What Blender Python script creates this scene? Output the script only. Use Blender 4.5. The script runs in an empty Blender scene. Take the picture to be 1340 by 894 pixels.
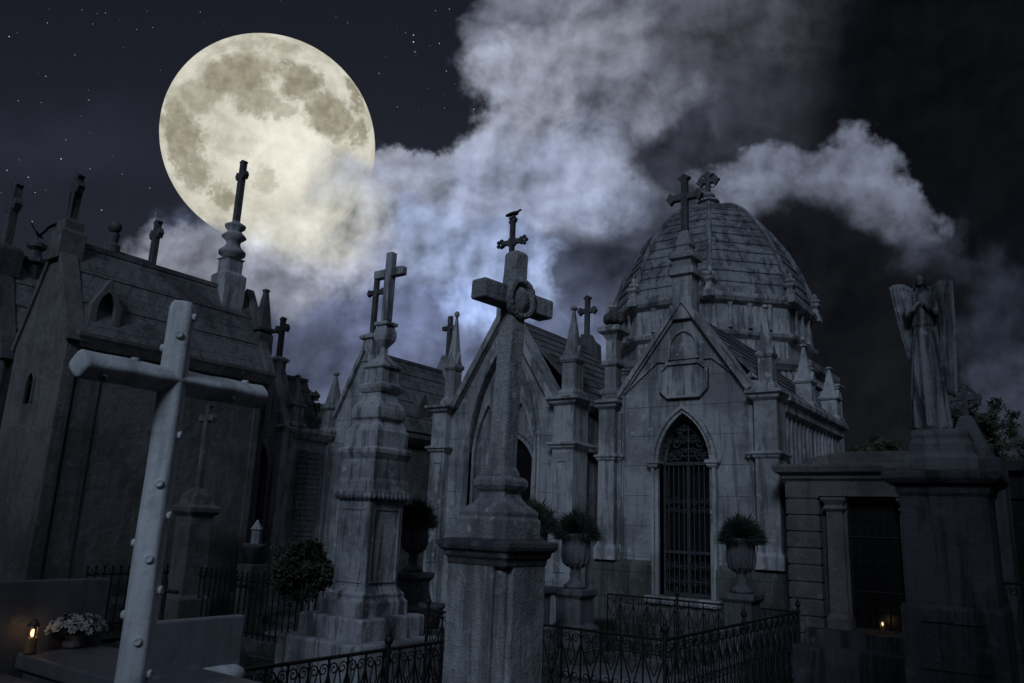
import bpy, math, random
from mathutils import Vector, Matrix
from mathutils.geometry import tessellate_polygon
random.seed(7)
R = math.radians
sc = bpy.context.scene
col = sc.collection

# ------------------------------------------------------------------ camera
EYE = Vector((0, 0, 1.6))
FPX = 1022.0                      # focal length of the photograph in its own pixels (1340 wide)
YAW, PITCH, ROLL = R(36), R(13.3), R(2.4)
CM = Matrix.Rotation(YAW, 3, 'Z') @ Matrix.Rotation(math.pi/2+PITCH, 3, 'X') @ Matrix.Rotation(ROLL, 3, 'Z')
cam = bpy.data.objects.new('camera', bpy.data.cameras.new('camera'))
col.objects.link(cam)
cam.matrix_world = Matrix.Translation(EYE) @ CM.to_4x4()
cam.data.sensor_width = 36
cam.data.lens = 36*FPX/1340
cam.data.clip_start = 0.05
cam.data.clip_end = 3000
sc.camera = cam
sc.view_settings.view_transform = 'Standard'
sc.view_settings.look = 'None'
sc.view_settings.exposure = 0.0
sc.view_settings.gamma = 1.0

def lin(c):
    c = c/255.0
    return c/12.92 if c <= 0.04045 else ((c+0.055)/1.055)**2.4
def rgb(r, g, b): return (lin(r), lin(g), lin(b), 1)

class N:
    """small node helper"""
    def __init__(s, tree): s.t = tree; s.n = tree.nodes; s.l = tree.links
    def node(s, typ, **kw):
        n = s.n.new(typ)
        for k, v in kw.items(): setattr(n, k, v)
        return n
    def put(s, sock, v):
        if v is None: return
        if hasattr(v, 'is_linked'): s.l.new(v, sock)
        else: sock.default_value = v
    def math(s, op, a, b=None, c=None, clamp=False):
        n = s.node('ShaderNodeMath', operation=op, use_clamp=clamp)
        for i, v in enumerate((a, b, c)): s.put(n.inputs[i], v)
        return n.outputs[0]
    def vmath(s, op, a, b=None, out=0):
        n = s.node('ShaderNodeVectorMath', operation=op)
        s.put(n.inputs[0], a)
        if op == 'SCALE': s.put(n.inputs['Scale'], b)
        else: s.put(n.inputs[1], b)
        return n.outputs['Value'] if op in ('DOT_PRODUCT', 'LENGTH') else n.outputs[0]
    def noise(s, vec, scale, detail=4, rough=.55, dist=0, color=False, dim='3D'):
        n = s.node('ShaderNodeTexNoise', noise_dimensions=dim); s.put(n.inputs['Vector'], vec)
        n.inputs['Scale'].default_value = scale; n.inputs['Detail'].default_value = detail
        n.inputs['Roughness'].default_value = rough; n.inputs['Distortion'].default_value = dist
        return n.outputs['Color' if color else 0]
    def ramp(s, v, a, b, lo=0., hi=1., smooth=True):
        n = s.node('ShaderNodeMapRange'); n.interpolation_type = 'SMOOTHSTEP' if smooth else 'LINEAR'
        s.put(n.inputs[0], v); n.inputs[1].default_value = a; n.inputs[2].default_value = b
        n.inputs[3].default_value = lo; n.inputs[4].default_value = hi
        return n.outputs[0]
    def mix(s, f, a, b, blend='MIX'):
        n = s.node('ShaderNodeMix', data_type='RGBA', blend_type=blend)
        s.put(n.inputs[0], f); s.put(n.inputs[6], a); s.put(n.inputs[7], b)
        return n.outputs[2]
    def mapping(s, v, loc=(0, 0, 0), rot=(0, 0, 0), scale=(1, 1, 1)):
        n = s.node('ShaderNodeMapping'); s.put(n.inputs[0], v)
        n.inputs[1].default_value = loc; n.inputs[2].default_value = rot; n.inputs[3].default_value = scale
        return n.outputs[0]
    def blob(s, q, cx, cy, rx, ry, rot=0, inner=.55, outer=1.1, pert=None):
        """soft elliptic mask; q in hundredths of a photo pixel from the middle of the sky frame, y down"""
        v = s.vmath('SUBTRACT', q, ((cx-670)/100, (cy-447)/100, 0))
        v = s.mapping(v, rot=(0, 0, R(-rot)))
        v = s.vmath('MULTIPLY', v, (100/rx, 100/ry, 0))
        L_ = s.vmath('LENGTH', v)
        if pert is not None: L_ = s.math('MULTIPLY_ADD', pert, .45*min(1.6, 90/min(rx, ry)), L_)
        return s.ramp(L_, outer, inner, 0, 1)

# ------------------------------------------------------------------ sky
SR = CM @ Vector((1, 0, 0)); SU = CM @ Vector((0, 1, 0)); SF = CM @ Vector((0, 0, -1))   # world-fixed axes of the clouded part of the sky

SKY = [  # cx, cy, rx, ry, rot, colour, inner, outer, strength
 (380, 640, 560, 280, 0, (62, 67, 84), .4, 1.1, 1),
 (600, 400, 400, 205, 10, (84, 92, 116), .8, 1.03, 1),
 (790, 110, 185, 240, 0, (98, 102, 115), .82, 1.03, 1),
 (960, 50, 190, 110, 0, (66, 68, 76), .3, 1.15, .95),
 (1010, 150, 150, 120, 0, (44, 46, 54), .2, 1.15, .95),
 (300, 360, 190, 62, 0, (112, 115, 127), .6, 1.1, 1),
 (480, 268, 165, 80, 0, (134, 138, 151), .85, 1.03, 1),
 (595, 238, 125, 56, -8, (128, 133, 148), .8, 1.03, 1),
 (690, 150, 84, 125, 12, (132, 137, 151), .65, 1.03, .95),
 (780, 60, 100, 80, 0, (112, 115, 126), .3, 1.1, .8),
 (840, 130, 90, 60, 20, (104, 107, 120), .3, 1.1, .8),
 (700, 250, 150, 80, 10, (128, 136, 158), .5, 1.05, .95),
 (805, 230, 90, 55, 50, (124, 131, 150), .4, 1.05, .85),
 (540, 320, 130, 70, 0, (126, 138, 166), .4, 1.1, .9),
 (420, 330, 105, 60, 0, (138, 142, 158), .4, 1.1, .9),
 (380, 470, 170, 66, 0, (62, 67, 86), .3, 1.15, .95),
 (570, 440, 130, 70, 0, (88, 97, 124), .3, 1.1, .9),
 (625, 330, 80, 50, 0, (138, 152, 184), .2, 1.1, .85),
 (800, 296, 88, 34, 35, (136, 146, 170), .4, 1.05, .9),
 (700, 330, 110, 20, 28, (92, 101, 128), .3, 1.1, .6),
 (722, 362, 36, 42, 30, (168, 186, 224), .1, 1.1, .95),
 (640, 385, 70, 48, 0, (148, 167, 210), .1, 1.1, .95),
 (800, 380, 95, 58, 20, (56, 60, 76), .6, 1.1, .95),
 (895, 215, 82, 86, 0, (44, 46, 55), .65, 1.1, .97),
 (850, 330, 120, 80, 0, (50, 54, 67), .5, 1.1, .92),
 (1330, 170, 330, 330, 0, (9, 9, 11), .6, 1.1, 1),
 (1065, 295, 175, 128, 12, (92, 97, 112), .84, 1.0, .97),
 (985, 240, 55, 66, 0, (104, 110, 126), .4, 1.05, .9),
 (1060, 205, 70, 34, 8, (92, 97, 112), .3, 1.05, .8),
 (1210, 340, 80, 60, 45, (50, 53, 64), .5, 1.1, .9),
 (1075, 368, 150, 128, 16, (17, 17, 20), .6, 1.1, 1),
 (1240, 420, 90, 120, 30, (15, 15, 18), .5, 1.1, .9),
 (1150, 480, 170, 150, 0, (13, 13, 15), .6, 1.15, 1),
 (1305, 430, 66, 130, -12, (36, 39, 49), .4, 1.1, .95),
 (1310, 530, 80, 70, 0, (46, 50, 63), .3, 1.1, .9),
]

def cloud_sky(g, d):
    """colour of the clouded night sky in world direction d; also returns frame vector"""
    f = g.vmath('DOT_PRODUCT', d, tuple(SF))
    fs = g.math('MAXIMUM', f, .05)
    u = g.math('DIVIDE', g.vmath('DOT_PRODUCT', d, tuple(SR)), fs)
    v = g.math('DIVIDE', g.vmath('DOT_PRODUCT', d, tuple(SU)), fs)
    c = g.node('ShaderNodeCombineXYZ')
    g.put(c.inputs[0], g.math('MULTIPLY', u, FPX/100)); g.put(c.inputs[1], g.math('MULTIPLY', v, -FPX/100))
    q0 = c.outputs[0]
    # billowing edges: coarse + fine displacement
    n1 = g.vmath('SCALE', g.vmath('SUBTRACT', g.noise(q0, .8, 2, .5, 0, True, '2D'), (.5, .5, .5)), .9)
    n2 = g.vmath('SCALE', g.vmath('SUBTRACT', g.noise(q0, 2.2, 7, .58, 0, True, '2D'), (.5, .5, .5)), .4)
    q = g.vmath('ADD', g.vmath('ADD', q0, n1), n2)
    qs = g.vmath('ADD', q0, g.vmath('SCALE', n1, .35))
    base = g.mix(g.ramp(g.vmath('DOT_PRODUCT', q0, (1, 0, 0)), -2, 6), rgb(33, 35, 44), rgb(9, 9, 12))
    base = g.mix(g.ramp(g.vmath('DOT_PRODUCT', q0, (0, 1, 0)), -1.5, -4.6, 0, .5), base, rgb(17, 18, 26))
    base = g.mix(g.math('MULTIPLY', g.blob(q, 90, 190, 200, 60, 0, 0, 1.2), .25), base, rgb(56, 60, 76))
    # relief of the cloud billows, lit from the moon's side (upper left)
    def billow(v_):
        vo = g.node('ShaderNodeTexVoronoi'); vo.voronoi_dimensions = '2D'; vo.feature = 'SMOOTH_F1'; g.put(vo.inputs['Vector'], v_)
        vo.inputs['Scale'].default_value = .95; vo.inputs['Detail'].default_value = 3; vo.inputs['Roughness'].default_value = .55
        vo.inputs['Lacunarity'].default_value = 2.3; vo.inputs['Smoothness'].default_value = .6; vo.normalize = True
        return vo.outputs['Distance']
    b1 = billow(qs); b2 = billow(g.vmath('ADD', qs, (.10, .13, 0)))
    h1 = g.noise(qs, 1.1, 8, .55, dim='2D'); h2 = g.noise(g.vmath('ADD', qs, (.11, .14, 0)), 1.1, 8, .55, dim='2D')
    em = g.math('ADD', g.math('MULTIPLY', g.math('SUBTRACT', b2, b1), 1.5), g.math('MULTIPLY', g.math('SUBTRACT', h1, h2), 1.3))
    lum = g.math('ADD', g.math('MULTIPLY', g.ramp(h1, .3, .7, 0, 1, False), .5), .88)
    lum = g.math('SUBTRACT', lum, g.math('MULTIPLY', g.math('SUBTRACT', b1, .3), .8))
    lum = g.math('MINIMUM', g.math('MAXIMUM', g.math('ADD', lum, em), .5), 1.9)
    pert = g.math('ADD', g.math('MULTIPLY', g.math('SUBTRACT', b1, .33), 1.5), g.math('MULTIPLY', g.math('SUBTRACT', g.noise(q0, 2.4, 8, .6, dim='2D'), .5), .8))
    colr = base
    for cx, cy, rx, ry, rot, cc, i, o, s in SKY:
        m = g.math('MULTIPLY', g.blob(q, cx, cy, rx, ry, rot, i, o, pert), s)
        cl = g.vmath('SCALE', rgb(*cc)[:3], g.math('MULTIPLY', lum, 1.15 if max(cc) > 75 else .92))
        colr = g.mix(m, colr, cl)
    cloud_sky.pert = pert
    return colr, q, q0, f, lum

SUN_DIR = Vector((.359, -.934, 0)).normalized()
SUN_EL = R(30)
w = bpy.data.worlds.new('World'); sc.world = w; w.use_nodes = True
g = N(w.node_tree); g.n.clear()
tc = g.node('ShaderNodeTexCoord')
d = g.vmath('NORMALIZE', tc.outputs['Generated'])
colr, q, q0, f, lum = cloud_sky(g, d)
nis = g.node('ShaderNodeTexSky'); nis.sky_type = 'NISHITA'; nis.sun_disc = False
nis.sun_elevation = SUN_EL; nis.sun_rotation = math.atan2(SUN_DIR.x, SUN_DIR.y)
nz = g.vmath('MULTIPLY', nis.outputs[0], (.0006, .00062, .00066))
zz = g.node('ShaderNodeSeparateXYZ'); g.put(zz.inputs[0], d)
over = g.mix(g.ramp(zz.outputs[2], -.05, .8), rgb(24, 26, 32), rgb(78, 84, 100))          # overcast night behind the camera
over = g.mix(1.0, over, g.vmath('SCALE', (1, 1, 1), g.ramp(g.noise(d, 2.2, 5), .3, .7, .6, 1.4)), 'MULTIPLY')
allc = g.mix(g.ramp(f, .35, .62), over, colr)
allc = g.vmath('ADD', allc, nz)
bg = g.node('ShaderNodeBackground'); g.put(bg.inputs[0], allc); bg.inputs[1].default_value = 1.0
wo = g.node('ShaderNodeOutputWorld'); g.l.new(bg.outputs[0], wo.inputs[0])

sun = bpy.data.objects.new('moonlight', bpy.data.lights.new('moonlight', 'SUN'))  # soft key light from behind the viewpoint, not from the moon
col.objects.link(sun)
sun.data.energy = 0.82; sun.data.angle = R(14); sun.data.color = (.6, .76, 1.0)
sv = SUN_DIR*math.cos(SUN_EL)+Vector((0, 0, math.sin(SUN_EL)))
sun.rotation_euler = (-sv).to_track_quat('-Z', 'Y').to_euler()

# ------------------------------------------------------------------ survey: where the photograph's sight lines meet the grid of the graveyard
def ray(px, py): return CM @ Vector(((px-670)/FPX, -(py-447)/FPX, -1))
def at(px, py, depth): return EYE + ray(px, py)*depth
def cut(p, ax, px=None, py=None):
    q_ = CM.transposed() @ (Vector(p)-EYE); a = CM.transposed() @ Vector(ax)
    if px is not None: return (-(px-670)*q_.z - FPX*q_.x)/(FPX*a.x+(px-670)*a.z)
    k = 447-py
    return (-k*q_.z - FPX*q_.y)/(FPX*a.y+k*a.z)
def zat(x, y, py): return cut((x, y, 0), (0, 0, 1), py=py)
def xat(y, px, py):      # on the vertical plane Y = y
    r = ray(px, py); p = EYE + r*((y-EYE.y)/r.y); return p.x, p.z
def yat(x, px, py):
    r = ray(px, py); p = EYE + r*((x-EYE.x)/r.x); return p.y, p.z
def gnd(px, py, z=0):
    r = ray(px, py); return EYE + r*((z-EYE.z)/r.z)

# ------------------------------------------------------------------ objects
ORG = {}
def props(o, label=None, cat=None, group=None, kind=None):
    if label: o['label'] = label
    if cat: o['category'] = cat
    if group: o['group'] = group
    if kind: o['kind'] = kind
    return o
def thing(name, org, label, cat, group=None):
    o = bpy.data.objects.new(name, None); col.objects.link(o); o.location = org
    o.empty_display_size = .2
    ORG[o] = Vector(org)
    return props(o, label, cat, group)
def copy_tree(o, parent=None, label=None, loc=None):
    kids = list(o.children)
    c = o.copy(); col.objects.link(c); c.parent = parent
    if o in ORG: ORG[c] = ORG[o]
    if label: c['label'] = label
    if loc is not None: c.location = loc
    for k in kids: copy_tree(k, c)
    return c

class MB:
    def __init__(s): s.v = []; s.f = []
    def add(s, vs, fs, M=None):
        b = len(s.v)
        for p in vs:
            p = Vector(p)
            s.v.append(M @ p if M else p)
        s.f += [tuple(i+b for i in f) for f in fs]
        return s
    def box(s, x0, x1, y0, y1, z0, z1, M=None):
        vs = [(x, y, z) for z in (z0, z1) for y in (y0, y1) for x in (x0, x1)]
        return s.add(vs, [(0, 2, 3, 1), (4, 5, 7, 6), (0, 1, 5, 4), (2, 6, 7, 3), (0, 4, 6, 2), (1, 3, 7, 5)], M)
    def prism(s, poly, holes, a, b, axis='y', M=None):
        """polygon in (u, z) pushed along axis from a to b; axis y: u = x, axis x: u = y, axis z: (x, y)"""
        def P3(p, t):
            return {'y': (p[0], t, p[1]), 'x': (t, p[0], p[1]), 'z': (p[0], p[1], t)}[axis]
        loops = [list(poly)]+[list(h) for h in holes]
        flat = [p for l in loops for p in l]; n = len(flat)
        tris = tessellate_polygon([[Vector((p[0], p[1], 0)) for p in l] for l in loops])
        vs = [P3(p, a) for p in flat]+[P3(p, b) for p in flat]
        fs = [tuple(t) for t in tris]+[tuple(i+n for i in reversed(t)) for t in tris]
        k = 0
        for l in loops:
            m = len(l)
            for i in range(m): fs.append((k+i, k+(i+1) % m, k+(i+1) % m+n, k+i+n))
            k += m
        return s.add(vs, fs, M)
    def rings(s, rings, closed=True, caps=True, M=None):
        n = len(rings[0]); vs = [p for r in rings for p in r]; fs = []
        for k in range(len(rings)-1):
            for i in range(n if closed else n-1):
                j = (i+1) % n; fs.append((k*n+i, k*n+j, (k+1)*n+j, (k+1)*n+i))
        if caps: fs += [tuple(reversed(range(n))), tuple((len(rings)-1)*n+i for i in range(n))]
        return s.add(vs, fs, M)
    def rect(s, x0, x1, y0, y1, prof, M=None):
        """rectangular block whose outline follows a profile of (offset, z)"""
        return s.rings([[(x0-o, y0-o, z), (x1+o, y0-o, z), (x1+o, y1+o, z), (x0-o, y1+o, z)] for o, z in prof], M=M)
    def lathe(s, cx, cy, prof, n=24, ph=0., M=None):
        return s.rings([[(cx+r*math.cos(ph+2*math.pi*i/n), cy+r*math.sin(ph+2*math.pi*i/n), z) for i in range(n)] for r, z in prof], M=M)
    def tube(s, pts, r, n=6, M=None):
        pts = [Vector(p) for p in pts]; rr = r if isinstance(r, (list, tuple)) else [r]*len(pts)
        rs = []; up = None
        for i, p in enumerate(pts):
            t = (pts[min(i+1, len(pts)-1)]-pts[max(i-1, 0)])
            if t.length < 1e-9: t = Vector((0, 0, 1))
            t.normalize()
            if up is None: up = t.orthogonal().normalized()
            up = (up-t*up.dot(t))
            up = up.normalized() if up.length > 1e-6 else t.orthogonal().normalized()
            sd = t.cross(up)
            rs.append([p+(up*math.cos(2*math.pi*k/n)+sd*math.sin(2*math.pi*k/n))*rr[i] for k in range(n)])
        return s.rings(rs, M=M)
    def ell(s, c, r, n=12, m=8, M=None):
        rs = []
        for k in range(m+1):
            a = math.pi*k/m; a = min(max(a, .03), math.pi-.03)
            rs.append([(c[0]+r[0]*math.sin(a)*math.cos(2*math.pi*i/n), c[1]+r[1]*math.sin(a)*math.sin(2*math.pi*i/n), c[2]-r[2]*math.cos(a)) for i in range(n)])
        return s.rings(rs, M=M)
    def band(s, path, o0, o1, a, b, axis='y', closed=False):
        """moulding of width o0..o1 beside a polyline in (u, z), from a to b deep"""
        A, B = offset(path, o0, closed), offset(path, o1, closed)
        m = len(path)
        for i in range(m if closed else m-1):
            j = (i+1) % m
            quad = [A[i], A[j], B[j], B[i]]
            s.prism(quad, [], a, b, axis)
        return s
def offset(path, o, closed=False):
    out = []; n = len(path)
    for i in range(n):
        p = Vector(path[i])
        a = Vector(path[i-1]) if (i > 0 or closed) else None
        b = Vector(path[(i+1) % n]) if (i < n-1 or closed) else None
        ns = []
        for u, w_ in ((a, p), (p, b)):
            if u is not None and w_ is not None and (w_-u).length > 1e-9:
                d_ = (w_-u).normalized(); ns.append(Vector((-d_.y, d_.x)))
        nn = sum(ns, Vector((0, 0)))
        nn = nn.normalized() if nn.length > 1e-6 else ns[0]
        k = max(nn.dot(ns[0]), .35)
        q_ = p+nn*(o/k); out.append((q_.x, q_.y))
    return out
def arch(cx, z0, zs, zt, hw, n=9):
    """pointed arch outline, from the left foot over the point to the right foot"""
    h = zt-zs; rr = (hw*hw+h*h)/(2*hw)
    a1 = math.atan2(h, -(hw-rr)*-1) if False else math.acos(max(-1, min(1, (rr-hw)/rr)))
    L = [(cx-hw, z0)]
    for i in range(n+1):
        a = a1*i/n
        L.append((cx-hw+rr-rr*math.cos(a), zs+rr*math.sin(a)))
    return L+[(2*cx-x, z) for x, z in reversed(L[:-1])]

def part(name, mb, mat, parent=None, bevel=0, smooth=False, org=None, label=None, remesh=0, sub=0, solid=False):
    o_ = org if org is not None else ORG.get(parent, Vector((0, 0, 0)))
    o_ = Vector(o_)
    me = bpy.data.meshes.new(name)
    me.from_pydata([tuple(Vector(v)-o_) for v in mb.v], [], mb.f)
    me.update()
    import bmesh
    bm = bmesh.new(); bm.from_mesh(me)
    bmesh.ops.recalc_face_normals(bm, faces=bm.faces); bm.to_mesh(me); bm.free()
    me.materials.append(mat)
    o = bpy.data.objects.new(name, me); col.objects.link(o)
    if parent: o.parent = parent
    else: o.location = o_
    ORG[o] = o_
    if smooth:
        for p in me.polygons: p.use_smooth = True
    if remesh:
        m = o.modifiers.new('fuse', 'REMESH'); m.mode = 'VOXEL'; m.voxel_size = remesh; m.use_smooth_shade = True
        m = o.modifiers.new('soften', 'SMOOTH'); m.factor = .5; m.iterations = 3
    if bevel:
        m = o.modifiers.new('worn_edges', 'BEVEL'); m.width = bevel; m.segments = 2; m.limit_method = 'ANGLE'; m.angle_limit = R(35)
    if sub:
        m = o.modifiers.new('sub', 'SUBSURF'); m.levels = m.render_levels = sub
    if label: o['label'] = label
    return o

# ------------------------------------------------------------------ materials (procedural, real-world base colours)
def newmat(name):
    m = bpy.data.materials.new(name); m.use_nodes = True
    g = N(m.node_tree); b = m.node_tree.nodes['Principled BSDF']
    return m, g, b
def stone(name, base, dark, pale=None, stain=.6, streak=.5, blocks=None, bump=.35, speck=.25, rough=.9, fine=1.):
    m, g, b = newmat(name)
    pos = g.node('ShaderNodeNewGeometry').outputs['Position']
    big = g.noise(pos, 1.1, 6, .6, .3)
    st = g.noise(g.mapping(pos, scale=(5.5, 5.5, .55)), 1.0, 6, .65, .4)
    mid = g.noise(pos, 7*fine, 7, .65)
    sp = g.noise(pos, 60*fine, 3, .6)
    c = g.mix(g.math('MULTIPLY', g.ramp(big, .44, .6), stain), (*base, 1), (*dark, 1))
    c = g.mix(g.math('MULTIPLY', g.ramp(st, .48, .62), streak), c, (*[x*.6 for x in dark], 1))
    st2 = g.noise(g.mapping(pos, scale=(17, 17, 1.3)), 1.0, 5, .6, .2)
    c = g.mix(g.math('MULTIPLY', g.ramp(st2, .56, .68), streak*.8), c, (*[x*.6 for x in dark], 1))
    if pale: c = g.mix(g.math('MULTIPLY', g.ramp(mid, .56, .7), .55), c, (*pale, 1))
    c = g.mix(g.math('MULTIPLY', g.ramp(mid, .46, .32), .45), c, (*[x*.8 for x in dark], 1))
    c = g.mix(g.math('MULTIPLY', g.ramp(sp, .56, .72), speck), c, (*[x*.5 for x in dark], 1))
    # lichen rosettes
    vo = g.node('ShaderNodeTexVoronoi'); g.put(vo.inputs['Vector'], g.vmath('ADD', pos, g.vmath('SCALE', g.noise(pos, 9, 3, .5, 0, True), .12))); vo.inputs['Scale'].default_value = 7*fine
    lm = g.math('MULTIPLY', g.ramp(vo.outputs['Distance'], .26, .16), g.ramp(g.noise(pos, 1.7, 3), .52, .6))
    c = g.mix(g.math('MULTIPLY', lm, .5), c, (*[min(.6, x*1.45+.03) for x in base], 1))
    hgt = g.math('ADD', g.math('MULTIPLY', mid, .6), g.math('MULTIPLY', sp, .25))
    if blocks:
        s_ = g.node('ShaderNodeSeparateXYZ'); g.put(s_.inputs[0], pos)
        k = g.node('ShaderNodeCombineXYZ'); g.put(k.inputs[0], g.math('ADD', s_.outputs[0], s_.outputs[1])); g.put(k.inputs[1], s_.outputs[2])
        br = g.node('ShaderNodeTexBrick'); g.put(br.inputs['Vector'], k.outputs[0]); br.inputs['Scale'].default_value = 1
        br.inputs['Brick Width'].default_value = blocks[0]; br.inputs['Row Height'].default_value = blocks[1]
        br.inputs['Mortar Size'].default_value = .006; br.inputs['Mortar Smooth'].default_value = .3
        br.inputs['Color1'].default_value = (1, 1, 1, 1); br.inputs['Color2'].default_value = (.9, .9, .9, 1); br.inputs['Mortar'].default_value = (.55, .55, .55, 1)
        c = g.mix(.8, c, br.outputs['Color'], 'MULTIPLY')
        hgt = g.math('SUBTRACT', hgt, g.math('MULTIPLY', br.outputs['Fac'], .6))
    g.put(b.inputs['Base Color'], c); b.inputs['Roughness'].default_value = rough
    b.inputs['Specular IOR Level'].default_value = .25
    bu = g.node('ShaderNodeBump'); bu.inputs['Strength'].default_value = min(1, bump*1.5); bu.inputs['Distance'].default_value = .05
    g.put(bu.inputs['Height'], hgt); g.l.new(bu.outputs[0], b.inputs['Normal'])
    return m
S = {}
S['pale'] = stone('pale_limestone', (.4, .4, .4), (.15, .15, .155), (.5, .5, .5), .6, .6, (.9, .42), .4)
S['trim'] = stone('limestone_trim', (.43, .43, .43), (.12, .12, .125), (.55, .55, .55), .55, .7, None, .4)
S['mon'] = stone('monument_marble', (.42, .42, .43), (.1, .1, .105), (.56, .56, .57), .75, .85, None, .45)
S['granite'] = stone('speckled_granite', (.4, .4, .4), (.14, .14, .145), (.52, .52, .52), .6, .65, None, .6, .7, .85, 1.5)
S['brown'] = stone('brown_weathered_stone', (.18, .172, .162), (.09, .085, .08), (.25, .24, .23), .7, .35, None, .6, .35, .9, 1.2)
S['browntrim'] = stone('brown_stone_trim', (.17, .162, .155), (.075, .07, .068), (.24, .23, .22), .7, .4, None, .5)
S['dark'] = stone('soot_dark_stone', (.12, .115, .115), (.05, .05, .052), (.17, .17, .17), .6, .6, None, .5)
S['plinth'] = stone('shade_dark_plinth_stone', (.15, .15, .14), (.06, .065, .055), (.2, .2, .19), .8, .6, (.9, .35), .5)  # base colour darkened to put shade into the low plinths and kerbs
S['roof'] = stone('lichen_roof_slabs', (.2, .2, .2), (.065, .065, .07), (.32, .32, .33), .7, .4, (.55, .28), .8, .5, .95, 1.6)
S['dome'] = stone('dome_slabs', (.27, .275, .285), (.09, .09, .1), (.4, .4, .41), .75, .8, None, .5, .3, .85)
S['slab'] = stone('grave_marble', (.12, .12, .125), (.07, .07, .075), None, .5, .25, None, .15, .15, .5)
S['white_slab'] = stone('white_marble', (.19, .19, .2), (.12, .12, .125), None, .4, .2, None, .12, .1, .45)
S['statue'] = stone('statue_marble', (.3, .3, .315), (.05, .05, .055), (.3, .3, .32), .7, .9, None, .4)
S['ped'] = stone('dark_pedestal_granite', (.08, .08, .085), (.03, .03, .034), (.12, .12, .125), .6, .8, None, .4, .4)

def simple(name, c, rough=.6, metal=0., nz=.3, scale=12, bump=.1, coat=0):
    m, g, b = newmat(name)
    pos = g.node('ShaderNodeNewGeometry').outputs['Position']
    n = g.noise(pos, scale, 5, .6)
    g.put(b.inputs['Base Color'], g.mix(g.ramp(n, .35, .65), (*[x*(1-nz) for x in c], 1), (*[min(1, x*(1+nz)) for x in c], 1)))
    b.inputs['Roughness'].default_value = rough; b.inputs['Metallic'].default_value = metal
    bu = g.node('ShaderNodeBump'); bu.inputs['Strength'].default_value = bump; bu.inputs['Distance'].default_value = .02
    g.put(bu.inputs['Height'], n); g.l.new(bu.outputs[0], b.inputs['Normal'])
    return m
S['paint'] = stone('chalky_white_paint', (.68, .69, .7), (.36, .36, .35), (.76, .76, .76), .4, .5, None, .14, .2, .75, .9)
S['gate_iron'] = simple('grey_worn_iron', (.05, .052, .056), .6, .2, .4, 30, .3)
S['iron'] = simple('black_wrought_iron', (.012, .012, .013), .55, .3, .4, 30, .3)
S['rust'] = simple('rusty_iron', (.02, .016, .014), .7, .2, .4, 30, .3)
S['glass'] = simple('unlit_interior_black', (.006, .006, .007), .35, 0, .3, 3, .05)  # near-black, puts the unlit inside into the colour
S['leaf'] = simple('evergreen_leaf', (.035, .045, .022), .7, 0, .5, 3, .0)
S['grass'] = simple('potted_lavender_leaf', (.03, .042, .03), .8, 0, .5, 9, .0)
S['bark'] = simple('bark', (.05, .04, .03), .9, 0, .4, 14, .5)
S['petal'] = simple('white_petals', (.36, .35, .33), .8, 0, .2, 20, .0)
S['soil'] = simple('dark_soil', (.03, .025, .02), .95, 0, .5, 10, .6)
S['clay'] = stone('urn_stone', (.17, .17, .175), (.07, .07, .075), (.26, .26, .26), .5, .5, None, .4, .3, .9, 2)
S['wax'] = simple('candle_wax', (.25, .14, .06), .4, 0, .2, 20, .0)
S['bird'] = simple('dark_feathers', (.03, .03, .033), .8, 0, .4, 40, .2)
S['brass'] = simple('dull_metal', (.08, .07, .05), .5, .6, .3, 30, .1)
S['tile'] = stone('louvre_stone', (.26, .26, .28), (.1, .1, .11), None, .5, .5, (.1, .1), .5)

def emit(name, c, s):
    m = bpy.data.materials.new(name); m.use_nodes = True; t = m.node_tree; t.nodes.clear()
    e = t.nodes.new('ShaderNodeEmission'); e.inputs[0].default_value = (*c, 1); e.inputs[1].default_value = s
    o = t.nodes.new('ShaderNodeOutputMaterial'); t.links.new(e.outputs[0], o.inputs[0]); return m
S['flame'] = emit('candle_flame', (1, .66, .36), 2.2)
S['star'] = emit('starlight', (.85, .9, 1), .75)

# ground
m, g, b = newmat('ground_gravel')
pos = g.node('ShaderNodeNewGeometry').outputs['Position']
n1 = g.noise(pos, .6, 6, .6); n2 = g.noise(pos, 35, 4, .7)
c = g.mix(g.ramp(n1, .4, .6), (.04, .037, .033, 1), (.075, .07, .065, 1))
c = g.mix(g.ramp(n2, .4, .65), c, (.02, .02, .018, 1))
g.put(b.inputs['Base Color'], c); b.inputs['Roughness'].default_value = .95
bu = g.node('ShaderNodeBump'); bu.inputs['Strength'].default_value = .8; bu.inputs['Distance'].default_value = .03
g.put(bu.inputs['Height'], n2); g.l.new(bu.outputs[0], b.inputs['Normal'])
S['ground'] = m
mb = MB(); nn = 60
def gh(x, y):
    r_ = math.hypot(x+6, y-10)
    return .05*math.sin(x*.8+y*.5)*math.sin(y*.6-x*.3) - .05 + max(0, min(1, (r_-60)/600))*0
xs = [(-1 if i < nn/2 else 1)*(abs(i-nn/2)/(nn/2))**3*900-6 for i in range(nn+1)]
ys = [(-1 if i < nn/2 else 1)*(abs(i-nn/2)/(nn/2))**3*900+8 for i in range(nn+1)]
mb.add([(x, y, gh(x, y)) for y in ys for x in xs], [(j*(nn+1)+i, j*(nn+1)+i+1, (j+1)*(nn+1)+i+1, (j+1)*(nn+1)+i) for j in range(nn) for i in range(nn)])
props(part('ground', mb, S['ground'], smooth=True), kind='structure')
mb = MB().box(-16, 4, 8.25, 9.35, -.1, .06)
S['path'] = stone('path_slabs', (.12, .12, .12), (.05, .05, .05), None, .6, .2, (.7, .55), .4)
props(part('path', mb, S['path'], bevel=.01), kind='structure')

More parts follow.
